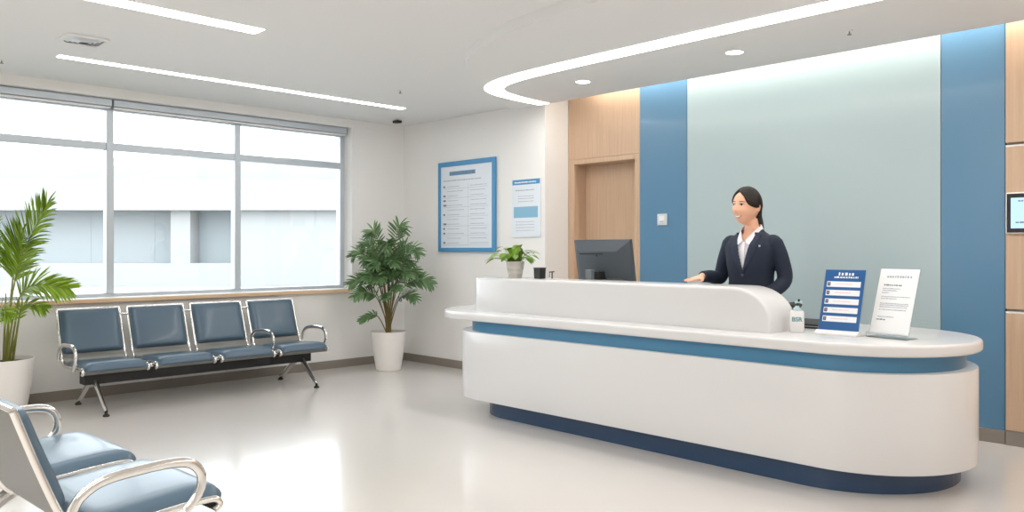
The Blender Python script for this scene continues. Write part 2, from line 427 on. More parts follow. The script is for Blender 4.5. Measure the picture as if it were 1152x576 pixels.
# ------------------------------------------------------------------ seating
PROF = [(.250, .330), (.266, .338), (.270, .354), (.24, .372), (.12, .370), (-.08, .356), (-.19, .358), (-.245, .385), (-.285, .45), (-.345, .60), (-.415, .795)]
def seat_shell_bm(w, t=.006):
    bm = BM(); p = spline([(0, y, z) for y, z in PROF], 5)
    rings = []
    for i, q in enumerate(p):
        a = p[max(i-1, 0)]; b = p[min(i+1, len(p)-1)]; tg = (b-a).normalized(); n = Vector((0, -tg.z, tg.y))
        q2 = q-n*t if n.z > 0 or True else q
        rings.append([(-w/2, q.y, q.z), (w/2, q.y, q.z), (w/2, q2.y, q2.z), (-w/2, q2.y, q2.z)])
    ring_loft(bm, rings); return bm
def cushion_bm(path, w, t, n=14, m=14, side=1):
    """padded slab lying on a profile path (list of (y,z)), rounded on all sides"""
    bm = BM(); P = spline([(0, y, z) for y, z in path], 6); N = len(P)
    top = []; bot = []
    for i, q in enumerate(P):
        s = 2*i/(N-1)-1
        a = P[max(i-1, 0)]; b = P[min(i+1, N-1)]; tg = (b-a).normalized(); nrm = Vector((0, tg.z, -tg.y))*side
        r1 = []; r2 = []
        for j in range(m+1):
            u = 2*j/m-1; u = math.copysign(abs(u)**.75, u)
            es = max(0, 1-abs(s)**9); eu = max(0, 1-abs(u)**9)
            h = t*(es*eu)**.42*(1+.10*(1-u*u)*(1-s*s))
            c = 1-.035*max(0, abs(s)-.85)/.15
            x = u*w/2*c
            r1.append(Vector((x, q.y, q.z))+nrm*(h+.002)); r2.append(Vector((x, q.y, q.z))+nrm*.001)
        top.append(r1); bot.append(r2)
    vt = [[bm.verts.new(p) for p in r] for r in top]; vb = [[bm.verts.new(p) for p in r] for r in bot]
    for i in range(N-1):
        for j in range(m):
            bm.faces.new((vt[i][j], vt[i][j+1], vt[i+1][j+1], vt[i+1][j])); bm.faces.new((vb[i+1][j], vb[i+1][j+1], vb[i][j+1], vb[i][j]))
    for i in range(N-1):
        bm.faces.new((vt[i][0], vt[i+1][0], vb[i+1][0], vb[i][0])); bm.faces.new((vt[i+1][m], vt[i][m], vb[i][m], vb[i+1][m]))
    for j in range(m):
        bm.faces.new((vt[0][j+1], vt[0][j], vb[0][j], vb[0][j+1])); bm.faces.new((vt[N-1][j], vt[N-1][j+1], vb[N-1][j+1], vb[N-1][j]))
    return bm
ARM = [(-.262, .40), (-.252, .445), (-.222, .492), (-.15, .528), (-.02, .540), (.09, .540), (.152, .524), (.186, .482), (.184, .43), (.160, .390), (.128, .358)]
def bench(name, loc, rotz, label, group, nseat, pitch, w, arms, legs):
    root = empty(name, loc, label, 'bench', group, rotz)
    L = nseat*pitch
    bm = BM(); box(bm, -L/2+.10, L/2-.10, -.05, .075, .222, .318); obj('beam', bm, M_black, root, bev=.004)
    xs = [(-L/2+pitch*(i+.5)) for i in range(nseat)]
    for x in xs:
        b = seat_shell_bm(w-.012); bmesh.ops.translate(b, verts=b.verts, vec=(x, 0, 0)); s = obj('seat', b, M_steel, root, smooth=True, angle=50)
        for sgn in (-1, 1):
            b = BM(); tube(b, [(x+sgn*(w/2-.006), v.y, v.z) for v in spline([(0, y, z) for y, z in PROF], 5)], .0125, 10); obj('side_frame', b, M_chrome, s, smooth=True)
        b = BM(); tube(b, [(x-w/2+.006, -.415, .797), (x+w/2-.006, -.415, .797)], .011, 10); obj('top_rail', b, M_chrome, s, smooth=True)
        b = BM(); box(b, x-.09, x+.09, -.06, .05, .314, .352); obj('mounting_plate', b, M_black, s)
        b = cushion_bm([(.272, .346), (.262, .366), (.225, .375), (.12, .372), (-.06, .360), (-.175, .360)], w-.035, .042); bmesh.ops.translate(b, verts=b.verts, vec=(x, 0, 0)); obj('seat_cushion', b, M_vinyl, s, smooth=True, angle=70)
        b = cushion_bm([(-.279, .438), (-.318, .54), (-.365, .66), (-.412, .793)], w-.03, .048); bmesh.ops.translate(b, verts=b.verts, vec=(x, 0, 0)); obj('back_cushion', b, M_vinyl, s, smooth=True, angle=70)
    for x in arms:
        b = BM(); tube(b, spline([(x, y, z) for y, z in ARM], 6), .0135, 12, flat=1.35); obj('armrest', b, M_chrome, root, smooth=True)
    for i in range(nseat-1):                # joints between neighbouring seats
        x = -L/2+pitch*(i+1)
        b = BM(); tube(b, [(x-(pitch-w)/2-.004, .19, .352), (x+(pitch-w)/2+.004, .19, .352)], .018, 12); obj('seat_joint', b, M_chrome, root, smooth=True)
        b = BM(); tube(b, [(x-(pitch-w)/2-.004, -.385, .742), (x+(pitch-w)/2+.004, -.385, .742)], .010, 10); obj('back_joint', b, M_chrome, root, smooth=True)
    for x in legs:
        for path in ([(x, .0, .262), (x, .06, .235), (x, .15, .165), (x, .25, .085), (x, .315, .035)], [(x, .0, .262), (x, -.06, .235), (x, -.17, .16), (x, -.29, .075), (x, -.365, .035)]):
            b = BM(); tube(b, spline(path, 5), [.036-.017*i/20 for i in range(21)], 12, flat=.7); lg = obj('leg', b, M_chrome, root, smooth=True)
            b = BM(); f = path[-1]; lathe(b, [(.024, 0), (.026, .006), (.022, .014), (.012, .02), (.011, .036)], 16, (f[0], f[1], 0)); obj('foot', b, M_rubber, lg, smooth=True)
        b = BM(); tube(b, [(x-.045, 0, .262), (x+.045, 0, .262)], .042, 14); obj('leg_hub', b, M_black, root, smooth=True)
    return root
bench('waiting_bench', (-7.0, 3.09, 0), R(-90), 'row of four blue padded chrome-framed waiting seats below the window', 'waiting seats', 4, .557, .505,
      (1.114-.004, -.557-.0, -1.114+.004), (.93, -.93))
bench('waiting_bench', (-3.615, 1.035, 0), R(3), 'pair of blue padded chrome-framed waiting seats in the near left corner, seen from behind', 'waiting seats', 2, .77, .67,
      (.735, -.735), (.5, -.5))

# ------------------------------------------------------------------ plants
rnd = random.Random(5)
def leaflet(bm, base, d, side_up, length, width, droop, mi=0, seg=4):
    """narrow folded blade"""
    d = Vector(d).normalized(); up = Vector(side_up); up = (up-d*up.dot(d)).normalized(); w = d.cross(up)
    prev = None
    for i in range(seg+1):
        t = i/seg
        c = Vector(base)+d*(length*t)+Vector((0, 0, -droop*length*t*t))
        ww = width*(math.sin(PI*min(1, .12+t*.88))**.8)*(1 if t < 1 else .02)
        a = bm.verts.new(c-w*ww/2+up*ww*.18); b = bm.verts.new(c); e = bm.verts.new(c+w*ww/2+up*ww*.18)
        if prev:
            for q in ((prev[0], prev[1], b, a), (prev[1], prev[2], e, b)):
                f = bm.faces.new(q); f.material_index = mi
        prev = (a, b, e)
def frond(parent, pts, leaf_len, leaf_w, n, mleaf, mstem, start=.35, ang=55, droop=.25, rr=.006, up=(0, 0, 1), taper=.75, sub=True):
    P = spline(pts, 8); N = len(P)
    bm = BM()
    tube(bm, P, [rr*(1-.75*i/(N-1)) for i in range(N)], 6)
    st = obj('frond', bm, mstem, parent, True, smooth=True)
    bm = BM()
    for k in range(n):
        t = start+(1-start)*(k+.5)/n; f = t*(N-1); i = min(N-2, int(f)); p = P[i].lerp(P[i+1], f-i); tg = (P[i+1]-P[i]).normalized()
        u = Vector(up); sd = tg.cross(u)
        if sd.length < .1: sd = tg.cross(Vector((1, 0, 0)))
        sd.normalize(); un = sd.cross(tg).normalized()
        q = (t-start)/(1-start)
        ln = leaf_len*(.55+.45*math.sin(PI*min(1, .15+q*.8)))*(1-.35*q**3*taper)
        a = R(ang*(1-.45*q)+rnd.uniform(-7, 7))
        for s in (-1, 1):
            d = tg*math.cos(a)+sd*(s*math.sin(a))+un*.18
            leaflet(bm, p, d, un, ln*rnd.uniform(.88, 1.1), leaf_w*rnd.uniform(.85, 1.1), droop*rnd.uniform(.7, 1.3))
    tg = (P[-1]-P[-2]).normalized(); leaflet(bm, P[-1], tg, (0, 0, 1), leaf_len*.5, leaf_w, droop)
    obj('leaflets', bm, mleaf, st, world=True, smooth=True, angle=180)
def pot(parent, c, prof, soil_z, soil_r, m):
    bm = BM(); lathe(bm, prof, 48, c); p = obj('pot', bm, m, parent, True, smooth=True, angle=35)
    bm = BM(); lathe(bm, [(soil_r, soil_z-.03), (soil_r, soil_z), (soil_r*.5, soil_z+.012), (.002, soil_z+.015)], 32, c); obj('soil', bm, M_soil, parent, True, smooth=True)

# big palm by the left edge
PC = Vector((-7.35, 1.60, 0))
pA = empty('potted_palm', PC, 'tall bright green palm in a white pot at the left edge, before the window', 'potted plant', 'potted palms')
pot(pA, PC, [(.001, 0), (.155, 0), (.17, .012), (.205, .22), (.228, .435), (.228, .44), (.214, .44), (.210, .40), (.001, .40)], .405, .209, M_pot)
CR = Vector((-.703, -.711, 0))*-1      # image right
CT = Vector((.711, -.703, 0))          # towards the camera
def P3(o, r, t, z): return o+CR*r+CT*t+Vector((0, 0, z))
for (r0, t0, r1, t1, z1, r2, t2, z2, r3, t3, z3, ll, n) in (
    (.04, .02, .10, .05, .85, .22, .10, 1.25, .46, .18, 1.64, .36, 40),
    (.06, .03, .16, .10, .80, .32, .16, 1.02, .64, .20, 1.00, .24, 34),
    (-.02, .05, -.06, .10, .85, -.02, .18, 1.30, -.02, .25, 1.66, .34, 40),
    (-.05, .0, -.2, .05, .9, -.42, .1, 1.45, -.75, .12, 1.62, .32, 36),
    (.0, -.03, .06, -.02, .9, .12, .02, 1.25, .22, .10, 1.42, .32, 36),
    (-.04, .04, -.12, .12, .75, -.28, .22, 1.05, -.55, .3, 1.06, .26, 30),
    (-.06, -.02, -.15, -.02, .95, -.2, .0, 1.5, -.32, .02, 1.80, .34, 36),
    (.02, .06, .08, .16, .60, .14, .24, .84, .26, .30, .80, .15, 14),
    (.05, .0, .12, .02, .60, .2, .04, .86, .38, .06, .84, .14, 12)):
    b = PC+Vector((0, 0, .40))
    frond(pA, [P3(b, r0, t0, 0), P3(PC, r1, t1, z1), P3(PC, r2, t2, z2), P3(PC, r3, t3, z3)], ll, .0165, int(n*1.35), M_leafA, M_stem, start=.50, ang=46, droop=.20, rr=.009, up=(.6, -.6, .5))
for k in range(9):
    a = rnd.uniform(0, 2*PI); rr_ = rnd.uniform(.02, .1); p0 = PC+Vector((math.cos(a)*rr_, math.sin(a)*rr_, .39)); p1 = p0+Vector((math.cos(a)*.07, math.sin(a)*.07, rnd.uniform(.35, .6)))
    bm = BM(); tube(bm, spline([p0, p0.lerp(p1, .5)+Vector((0, 0, .03)), p1], 4), [.011-.0008*i for i in range(9)], 7); obj('cane', bm, M_stem, pA, True, smooth=True)

# corner palm
PC2 = Vector((-7.13, 5.17, 0))
pB = empty('potted_palm', PC2, 'dark green bushy palm in a white tapered pot in the corner between window and poster', 'potted plant', 'potted palms')
pot(pB, PC2, [(.001, 0), (.125, 0), (.135, .01), (.165, .2), (.188, .415), (.188, .42), (.174, .42), (.170, .38), (.001, .38)], .385, .169, M_pot)
b2 = PC2+Vector((0, 0, .38))
for (r, t, zm, r3, t3, z3, ll, n) in (
    (.05, .02, .95, .16, .05, 1.58, .16, 15), (-.05, .02, .95, -.22, .08, 1.56, .16, 15), (0, .04, .95, .0, .16, 1.52, .16, 15),
    (.1, .05, .95, .36, .14, 1.38, .15, 14), (-.1, .05, .95, -.40, .16, 1.37, .15, 14), (.12, 0, .9, .46, .10, 1.12, .15, 14),
    (-.12, .02, .85, -.42, .16, 1.10, .15, 14), (.08, .1, .85, .24, .30, 1.16, .15, 14), (-.06, .1, .85, -.20, .32, 1.17, .15, 14),
    (.02, .12, .8, .06, .36, 1.00, .15, 14), (.10, .08, .75, .34, .24, .92, .14, 13), (-.08, .08, .8, -.28, .28, .98, .14, 13),
    (.06, .0, 1.0, .26, -.02, 1.46, .14, 14), (-.06, .0, 1.0, -.28, .0, 1.44, .14, 14), (-.1, .04, .64, -.30, .14, .74, .09, 7),
    (.0, .08, .9, .10, .24, 1.34, .15, 14), (-.02, .08, .9, -.10, .24, 1.32, .15, 14), (.04, .1, .85, .16, .30, 1.06, .14, 13),
    (.0, .0, .95, .05, .05, 1.42, .16, 14), (.05, .06, .9, .14, .18, 1.26, .16, 14), (-.05, .06, .9, -.14, .18, 1.25, .16, 14), (.08, .0, .9, .26, .02, 1.24, .16, 14), (-.08, .0, .9, -.26, .04, 1.26, .16, 14),
    (.03, .1, .85, .02, .30, 1.22, .16, 14), (-.03, .1, .85, -.06, .32, 1.10, .15, 14), (.07, .05, .85, .30, .14, 1.18, .15, 14), (-.07, .05, .85, -.32, .14, 1.20, .15, 14), (.0, .06, .9, .0, .2, 1.40, .15, 14)):
    r *= .42; t *= .42; zm *= .95; z3 += -.09+ rnd.uniform(-.09, .05); r3 *= rnd.uniform(.75, 1.1); t3 += rnd.uniform(-.1, .06)
    frond(pB, [P3(b2, r*.45, t*.45, 0), P3(PC2, r*.8, t*.8, zm*.72), P3(PC2, r+.30*(r3-r), t+.30*(t3-t), zm*.5+z3*.5), P3(PC2, r3*.70+r*.30, t3*.7+t*.3, z3+.015), P3(PC2, r3, t3, z3-.03)], ll*1.05, .021, n+6, M_leafB, M_stemB, start=.50, ang=56, droop=.18, rr=.0075, up=(rnd.uniform(.2, .7), rnd.uniform(-.7, -.2), rnd.uniform(.3, .9)))

# small pothos on the ledge
pc = Vector((-4.566, 4.55, LZ1+.001))
pth = empty('potted_pothos', pc, 'small light green leafy plant in a ribbed grey pot on the desk ledge', 'potted plant')
pot(pth, pc, [(.001, 0), (.050, 0), (.053, .004), (.058, .030), (.061, .034), (.059, .040), (.065, .068), (.069, .074), (.067, .080), (.073, .122), (.076, .126), (.076, .131), (.069, .131), (.067, .118), (.001, .118)], .12, .067, M_greypot)
rl = random.Random(11)
for k in range(46):
    az = k*2.399+rl.uniform(-.3, .3); el = R(12+72*((k*7) % 46)/46); ln = rl.uniform(.075, .165)*(1 if el < 1 else .95)
    d = Vector((math.cos(az)*math.cos(el), math.sin(az)*math.cos(el), math.sin(el)*.95))
    p0 = pc+Vector((d.x*.03, d.y*.03, .12)); p1 = p0+d*ln; p1.z = max(p1.z, pc.z+.10)
    bm = BM(); tube(bm, [p0, p0.lerp(p1, .55)+Vector((0, 0, .012)), p1], [.0022, .0018, .0014], 5)
    ax = Vector((d.x, d.y, rl.uniform(-.55, .15))).normalized(); sdv = ax.cross(Vector((0, 0, 1))).normalized(); n = sdv.cross(ax); L = rl.uniform(.065, .095)
    prof = [(0, .0), (.03, .20), (.16, .36), (.34, .40), (.55, .33), (.76, .19), (.92, .07), (1, .003)]
    prev = None
    for q, w in prof:
        c = p1+ax*(L*q)+n*(-.22*L*q*q); a = bm.verts.new(c-sdv*w*L+n*.12*w*L); b = bm.verts.new(c); e = bm.verts.new(c+sdv*w*L+n*.12*w*L)
        if prev: bm.faces.new((prev[0], prev[1], b, a)); bm.faces.new((prev[1], prev[2], e, b))
        prev = (a, b, e)
    obj('leaf', bm, M_pothos, pth, True, smooth=True, angle=180)

# ------------------------------------------------------------------ printed sheets
def rect(bm, M, x0, z0, x1, z1, mi, off=.0008):
    vs = [bm.verts.new(M @ Vector(p)) for p in ((x0, -off, z0), (x1, -off, z0), (x1, -off, z1), (x0, -off, z1))]
    f = bm.faces.new(vs); f.material_index = mi
def words(bm, M, rg, x0, x1, z, h, mi, off=.0008, wmin=.6, wmax=2.6):
    x = x0
    while x < x1:
        w = min(x1-x, h*rg.uniform(wmin, wmax)); rect(bm, M, x, z, x+w, z+h*rg.uniform(.75, 1), mi, off); x += w+h*rg.uniform(.25, .5)
# poster 1, blue frame
X0, X1, Z0, Z1 = -6.996, -6.068, 1.277, 2.270
pos = empty('notice_board', ((X0+X1)/2, YB-.02, Z0), 'large blue-framed notice with two columns of small print, on the wall by the corner palm', 'poster')
bm = BM(); fw = .052
box(bm, X0, X0+.04, YB-.03, YB-.003, Z0, Z1); box(bm, X1-fw, X1, YB-.03, YB-.003, Z0, Z1); box(bm, X0+.04, X1-fw, YB-.03, YB-.003, Z0, Z0+.045); box(bm, X0+.04, X1-fw, YB-.03, YB-.003, Z1-fw, Z1)
obj('frame', bm, M_posterblue, pos, True, bev=.006)
bm = BM(); box(bm, X0+.03, X1-.04, YB-.018, YB-.004, Z0+.035, Z1-.04)
MW = Matrix.Translation((X0, YB-.018, Z0)); rg = random.Random(3)
W, H = X1-X0, Z1-Z0
rect(bm, MW, .20*W, .845*H, .66*W, .89*H, 3)
words(bm, MW, rg, .22*W, .64*W, .855*H, .024, 2, .0014)
words(bm, MW, rg, .09*W, .76*W, .785*H, .012, 1)
rect(bm, MW, .535*W, .08*H, .539*W, .745*H, 1)
for k in range(13):
    z = (.72-.052*k)*H
    words(bm, MW, rg, .57*W, (.80+.1*rg.random())*W, z, .007, 1)
    if k % 2 == 0: rect(bm, MW, .09*W, z-.02, .88*W, z-.0175, 1)
    words(bm, MW, rg, .16*W, (.34+.14*rg.random())*W, z, .007, 1)
    if k in (0, 2, 3, 4, 6, 8, 9, 10, 12): rect(bm, MW, .085*W, z-.006, (.115+.035*rg.random())*W, z+.014, 2)
obj('printed_sheet', bm, [M_posterpale, M_ink, M_inkd, M_inkb], pos, True)
# poster 2, paper notice
X0, X1, Z0, Z1 = -5.832, -5.438, 1.427, 2.010
bm = BM(); box(bm, X0, X1, YB-.012, YB-.002, Z0, Z1); MW = Matrix.Translation((X0, YB-.012, Z0)); W, H = X1-X0, Z1-Z0; rg = random.Random(8)
rect(bm, MW, 0.005, H-.055, W-.005, H-.004, 1)
words(bm, MW, rg, .10*W, .86*W, H-.038, .014, 4, .0016)
words(bm, MW, rg, .12*W, .80*W, .80*H, .012, 2)
for z in (.70, .66, .61): words(bm, MW, rg, .22*W, .78*W, z*H, .007, 2)
rect(bm, MW, .06*W, .335*H, .92*W, .525*H, 3)
for z in (.26, .21, .16, .11): words(bm, MW, rg, .14*W, .80*W, z*H, .006, 2)
o = obj('wall_notice', bm, [M_posterpale, M_posterblue, M_ink, M_skyblue, M_signwhite]); tag(o, 'small paper notice with a pale blue block, right of the framed notice', 'poster'); origin_to_base(o)
# light switch
t = empty('light_switch', (-4.24, YF-.032, 1.525), 'square pale switch plate on the blue panel beside the doorway', 'switch')
bm = BM(); box(bm, -4.292, -4.188, YF-.042, YF-.031, 1.523, 1.627); obj('plate', bm, M_switch, t, True, bev=.004)
bm = BM(); box(bm, -4.27, -4.21, YF-.048, YF-.042, 1.545, 1.605); obj('rocker', bm, M_plastic, t, True, bev=.003)
bm = BM(); box(bm, -4.262, -4.218, YF-.0495, YF-.048, 1.552, 1.562); obj('indicator', bm, M_ink, t, True)
# wall tablet
tx0, tx1, tz0, tz1 = -1.492, -1.282, 1.405, 1.678; ty = YF-.052
t = empty('wall_tablet', ((tx0+tx1)/2, ty, tz0), 'white-rimmed wall tablet with a lit pale blue screen on the oak cladding', 'tablet')
bm = BM(); box(bm, tx0, tx1, ty-.026, ty-.001, tz0, tz1); obj('housing', bm, M_plastic, t, True, bev=.01)
bm = BM(); box(bm, tx0+.008, tx1-.008, ty-.0285, ty-.025, tz0+.008, tz1-.008); obj('bezel', bm, M_screenoff, t, True, bev=.0015)
bm = BM(); rect(bm, Matrix.Translation((0, ty-.0285, 0)), tx0+.032, tz0+.036, tx1-.032, tz1-.036, 0, .0006)
MW = Matrix.Translation((0, ty-.0285, 0)); words(bm, MW, random.Random(4), tx0+.075, tx1-.07, tz1-.062, .012, 1, .0012); words(bm, MW, random.Random(5), tx0+.06, tx1-.05, tz0+.07, .010, 1, .0012)
obj('screen', bm, [M_screen, M_inkd], t, True)

# ------------------------------------------------------------------ things on the desk
# monitor seen from behind
mc = Vector((-3.985, 4.96, .811))
mon = empty('computer_monitor', mc, 'dark grey computer monitor on the desk, seen from behind', 'monitor', rotz=R(-4))
TM = Matrix.Translation((0, 0, .40)) @ Matrix.Rotation(R(9), 4, 'X')
MW_, MH_ = .60, .34
bm = BM(); box(bm, -MW_/2, MW_/2, -.008, .012, -MH_/2, MH_/2, 0, TM); scr = obj('screen_housing', bm, M_dark, mon, bev=.003)
bm = BM(); hw, hh = MW_/2-.004, MH_/2-.004; iw, ih = MW_/2-.10, MH_/2-.085
rings = [[TM @ Vector(p) for p in ((-hw, -.008, -hh), (hw, -.008, -hh), (hw, -.008, hh), (-hw, -.008, hh))], [TM @ Vector(p) for p in ((-iw, -.072, -ih-.03), (iw, -.072, -ih-.03), (iw, -.072, ih), (-iw, -.072, ih))]]
ring_loft(bm, rings); obj('back_cover', bm, M_dark, mon, bev=.004)
bm = BM()
for z, yy in ((.102, -.054), (.068, -.0735)): box(bm, -.19, .06, yy, yy+.02, z-.0045, z+.0045, 0, TM)
obj('vent_slots', bm, M_darker, mon)
bm = BM(); box(bm, -.012, -.002, -.0735, -.05, .050, .058, 0, TM); obj('badge', bm, M_screenoff, mon)
bm = BM(); box(bm, -MW_/2+.008, MW_/2-.008, .0121, .0135, -MH_/2+.012, MH_/2-.008, 0, TM); obj('screen', bm, M_screenoff, mon)
bm = BM(); box(bm, -.05, .015, -.165, -.115, .012, .335); obj('stand_column', bm, M_colm, mon, bev=.006)
bm = BM(); box(bm, .005, .06, -.13, -.03, .26, .32); obj('stand_hinge', bm, M_darker, mon, bev=.004)
bm = BM(); rounded_slab(bm, arc(.09, .04, .03, 0, 90, 5)+arc(-.14, .04, .03, 90, 180, 5)+arc(-.14, -.15, .03, 180, 270, 5)+arc(.09, -.15, .03, 270, 360, 5), 0, .012, .004); obj('stand_base', bm, M_dark, mon, smooth=True)
# pen cup
c = Vector((-4.295, 4.55, LZ1+.001)); t = empty('pen_cup', c, 'square black pen cup on the ledge right of the small plant', 'pen cup')
bm = BM(); s = .035
ring_loft(bm, [[(c.x+a*k, c.y+b*k, c.z+z) for a, b in ((-s, -s), (s, -s), (s, s), (-s, s))] for k, z in ((.9, 0), (.97, .080), (.88, .080), (.84, .008))]); obj('cup', bm, M_black, t, True, bev=.002)
bm = BM()
ring_loft(bm, [[(c.x+a*k*s, c.y+b*k*s, c.z+z) for a, b in ((-1, -1), (1, -1), (1, 1), (-1, 1))] for k, z in ((1.03, .080), (1.03, .086), (.9, .086), (.9, .080), (1.03, .080))], cap=False); obj('rim', bm, M_dark, t, True)
# small chrome stamp stand
c = Vector((-4.165, 4.55, LZ1+.001)); t = empty('stamp_stand', c, 'tiny chrome stamp stand with a crossbar beside the black pen cup', 'stamp stand')
bm = BM(); lathe(bm, [(.022, 0), (.022, .004), (.006, .008)], 18, c); obj('base', bm, M_chrome, t, True, smooth=True)
bm = BM(); tube(bm, [c+Vector((0, 0, .006)), c+Vector((0, 0, .054))], .0055, 10); obj('post', bm, M_dark, t, True, smooth=True)
bm = BM(); tube(bm, [c+Vector((-.030, .0, .052)), c+Vector((.022, .0, .057))], .0045, 8); obj('crossbar', bm, M_dark, t, True, smooth=True)
bm = BM(); tube(bm, [c+Vector((-.034, 0, .001+.010)), c+Vector((-.034, 0, .046))], .009, 12); tube(bm, [c+Vector((-.034, 0, .012)), c+Vector((0, 0, .012))], .003, 8); obj('stamp', bm, M_chrome, t, True, smooth=True)
# sanitizer bottle
c = Vector((-2.205, 4.56, .811)); t = empty('sanitizer_bottle', c, 'white hand sanitizer pump bottle with teal lettering, standing at the end of the ledge', 'bottle', rotz=R(24))
bm = BM()
def rr_outline(w, d, r, n=5):
    return arc(w-r, d-r, r, 0, 90, n)+arc(-w+r, d-r, r, 90, 180, n)+arc(-w+r, -d+r, r, 180, 270, n)+arc(w-r, -d+r, r, 270, 360, n)
ring_loft(bm, [[(x, y, z) for x, y in rr_outline(w, d, min(r, d*.98))] for w, d, r, z in ((.037, .022, .012, 0), (.040, .025, .014, .004), (.040, .025, .014, .118), (.037, .022, .013, .126), (.02, .016, .015, .130))]); obj('bottle_body', bm, M_plastic, t, smooth=True, angle=50)
bm = BM(); lathe(bm, [(.024, .128), (.022, .142), (.012, .150), (.012, .158)], 20); obj('collar', bm, M_pumpc, t, smooth=True, angle=40)
bm = BM(); lathe(bm, [(.006, .150), (.006, .172)], 12); obj('pump_stem', bm, M_black, t, smooth=True, angle=40)
bm = BM(); tube(bm, spline([(-.012, 0, .176), (.012, 0, .180), (.03, 0, .176)], 4), .008, 10); obj('pump_head', bm, M_pumpc, t, smooth=True)
bm = BM(); tube(bm, [(.008, -.004, .182), (.012, -.004, .196)], .0065, 10); obj('pump_cap', bm, M_black, t, smooth=True)
def text_mesh(body, size, M, m, parent, name='lettering', ext=.0004, bold=0.):
    cu = bpy.data.curves.new('t', 'FONT'); cu.body = body; cu.size = size; cu.align_x = 'CENTER'; cu.extrude = ext; cu.offset = bold
    tmp = bpy.data.objects.new('t', cu); COL.objects.link(tmp); dg = bpy.context.evaluated_depsgraph_get()
    me = bpy.data.meshes.new_from_object(tmp.evaluated_get(dg)); bpy.data.objects.remove(tmp); me.transform(M); me.materials.clear(); me.name = name
    return mesh_obj(name, me, m, parent)
text_mesh('BSR', .036, Matrix.Translation((0, -.0256, .066)) @ Matrix.Rotation(R(90), 4, 'X'), M_teal, t, bold=.0008)
# desk telephone: low body with a raised tilted display
c = Vector((-2.31, 4.90, .811)); t = empty('desk_telephone', c, 'black desk telephone with raised display behind the sanitizer bottle', 'telephone', rotz=R(0))
bm = BM(); ring_loft(bm, [[(x, y, z) for y, z in ((-.075, 0), (.075, 0), (.075, .05), (-.075, .028))] for x in (-.11, .12)]); obj('base', bm, M_black, t, bev=.004)
bm = BM(); Mq = Matrix.Translation((-.105, 0, .090)) @ Matrix.Rotation(R(30), 4, 'Y'); box(bm, -.020, .020, -.07, .07, -.065, .065, 0, Mq); obj('display', bm, M_black, t, bev=.004)
bm = BM(); box(bm, -.105, .118, -.0762, -.0755, .012, .015); obj('trim_line', bm, M_ink, t)
# two leaning sign holders
def sign(c, rz, label, w, h, lean, blue):
    t = empty('sign_holder', c, label, 'sign', 'leaning sign holders on the countertop', rz)
    MT = Matrix.Translation((0, .012, .022)) @ Matrix.Rotation(R(-lean), 4, 'X')
    rg = random.Random(21 if blue else 22)
    bm = BM(); box(bm, -w/2, w/2, -.001, .002, 0, h, 0, MT)
    if blue:
        text = [(.5, .915, .030)]
        words(bm, MT, rg, -.16*w, .24*w, h*.905, .021, 1, .0016, .35, .75); words(bm, MT, rg, -.26*w, .34*w, h*.862, .011, 1, .0016, .5, 1.6)
        for k in range(5):
            z = h*(.715-.142*k); xa, xb = -.43*w, .42*w
            rect(bm, MT, xa, z, xb, z+h*.092, 1, .0016)
            rect(bm, MT, xa+.004, z+.006, xa+.022, z+h*.092-.005, 3, .0022); rect(bm, MT, xa+.009, z+.012, xa+.018, z+h*.092-.008, 4, .0026)
            words(bm, MT, rg, xa+.05, xb-.05, z+h*.045, .005, 2, .0022)
    else:
        words(bm, MT, rg, -.30*w, .36*w, h*.86, .014, 5, .0016, .4, .9)
        words(bm, MT, rg, -.34*w, .12*w, h*.735, .009, 4, .0016)
        for z, x in ((.685, .1), (.655, .02), (.62, -.18), (.56, .38), (.53, .05), (.455, .38), (.43, .38), (.40, .36), (.36, .34), (.25, .06)):
            words(bm, MT, rg, -.36*w, x*w, h*z, .006, 5, .0016)
        words(bm, MT, rg, -.38*w, -.14*w, h*.205, .008, 4, .0016)
    obj('printed_card', bm, [M_signblue if blue else M_paper, M_signwhite, M_pink, M_photo, M_inkd, M_ink], t)
    bm = BM(); box(bm, -w/2-.004, w/2+.004, .0025, .0055, -.004, h+.004, 0, MT); obj('back_plate', bm, M_acryl, t)
    if blue:
        bm = BM(); ring_loft(bm, [[(x, y, z) for y, z in ((-.028, 0), (.10, 0), (.10, .006), (.03, .012), (.014, .026), (.002, .026), (-.028, .010))] for x in (-w/2-.008, w/2+.008)]); obj('base', bm, M_plastic, t, bev=.0015)
    else:
        bm = BM(); box(bm, -w/2-.004, w/2+.004, -.012, .10, 0, .004); box(bm, -w/2-.004, w/2+.004, -.012, -.009, .004, .03); obj('base', bm, M_acryl, t)
sign(Vector((-1.968, 4.565, .811)), 0, 'blue information card with five white bars in a leaning stand on the countertop', .232, .365, 17, True)
sign(Vector((-1.705, 4.60, .811)), R(-14), 'white printed letter in a clear leaning holder on the countertop', .235, .375, 17, False)

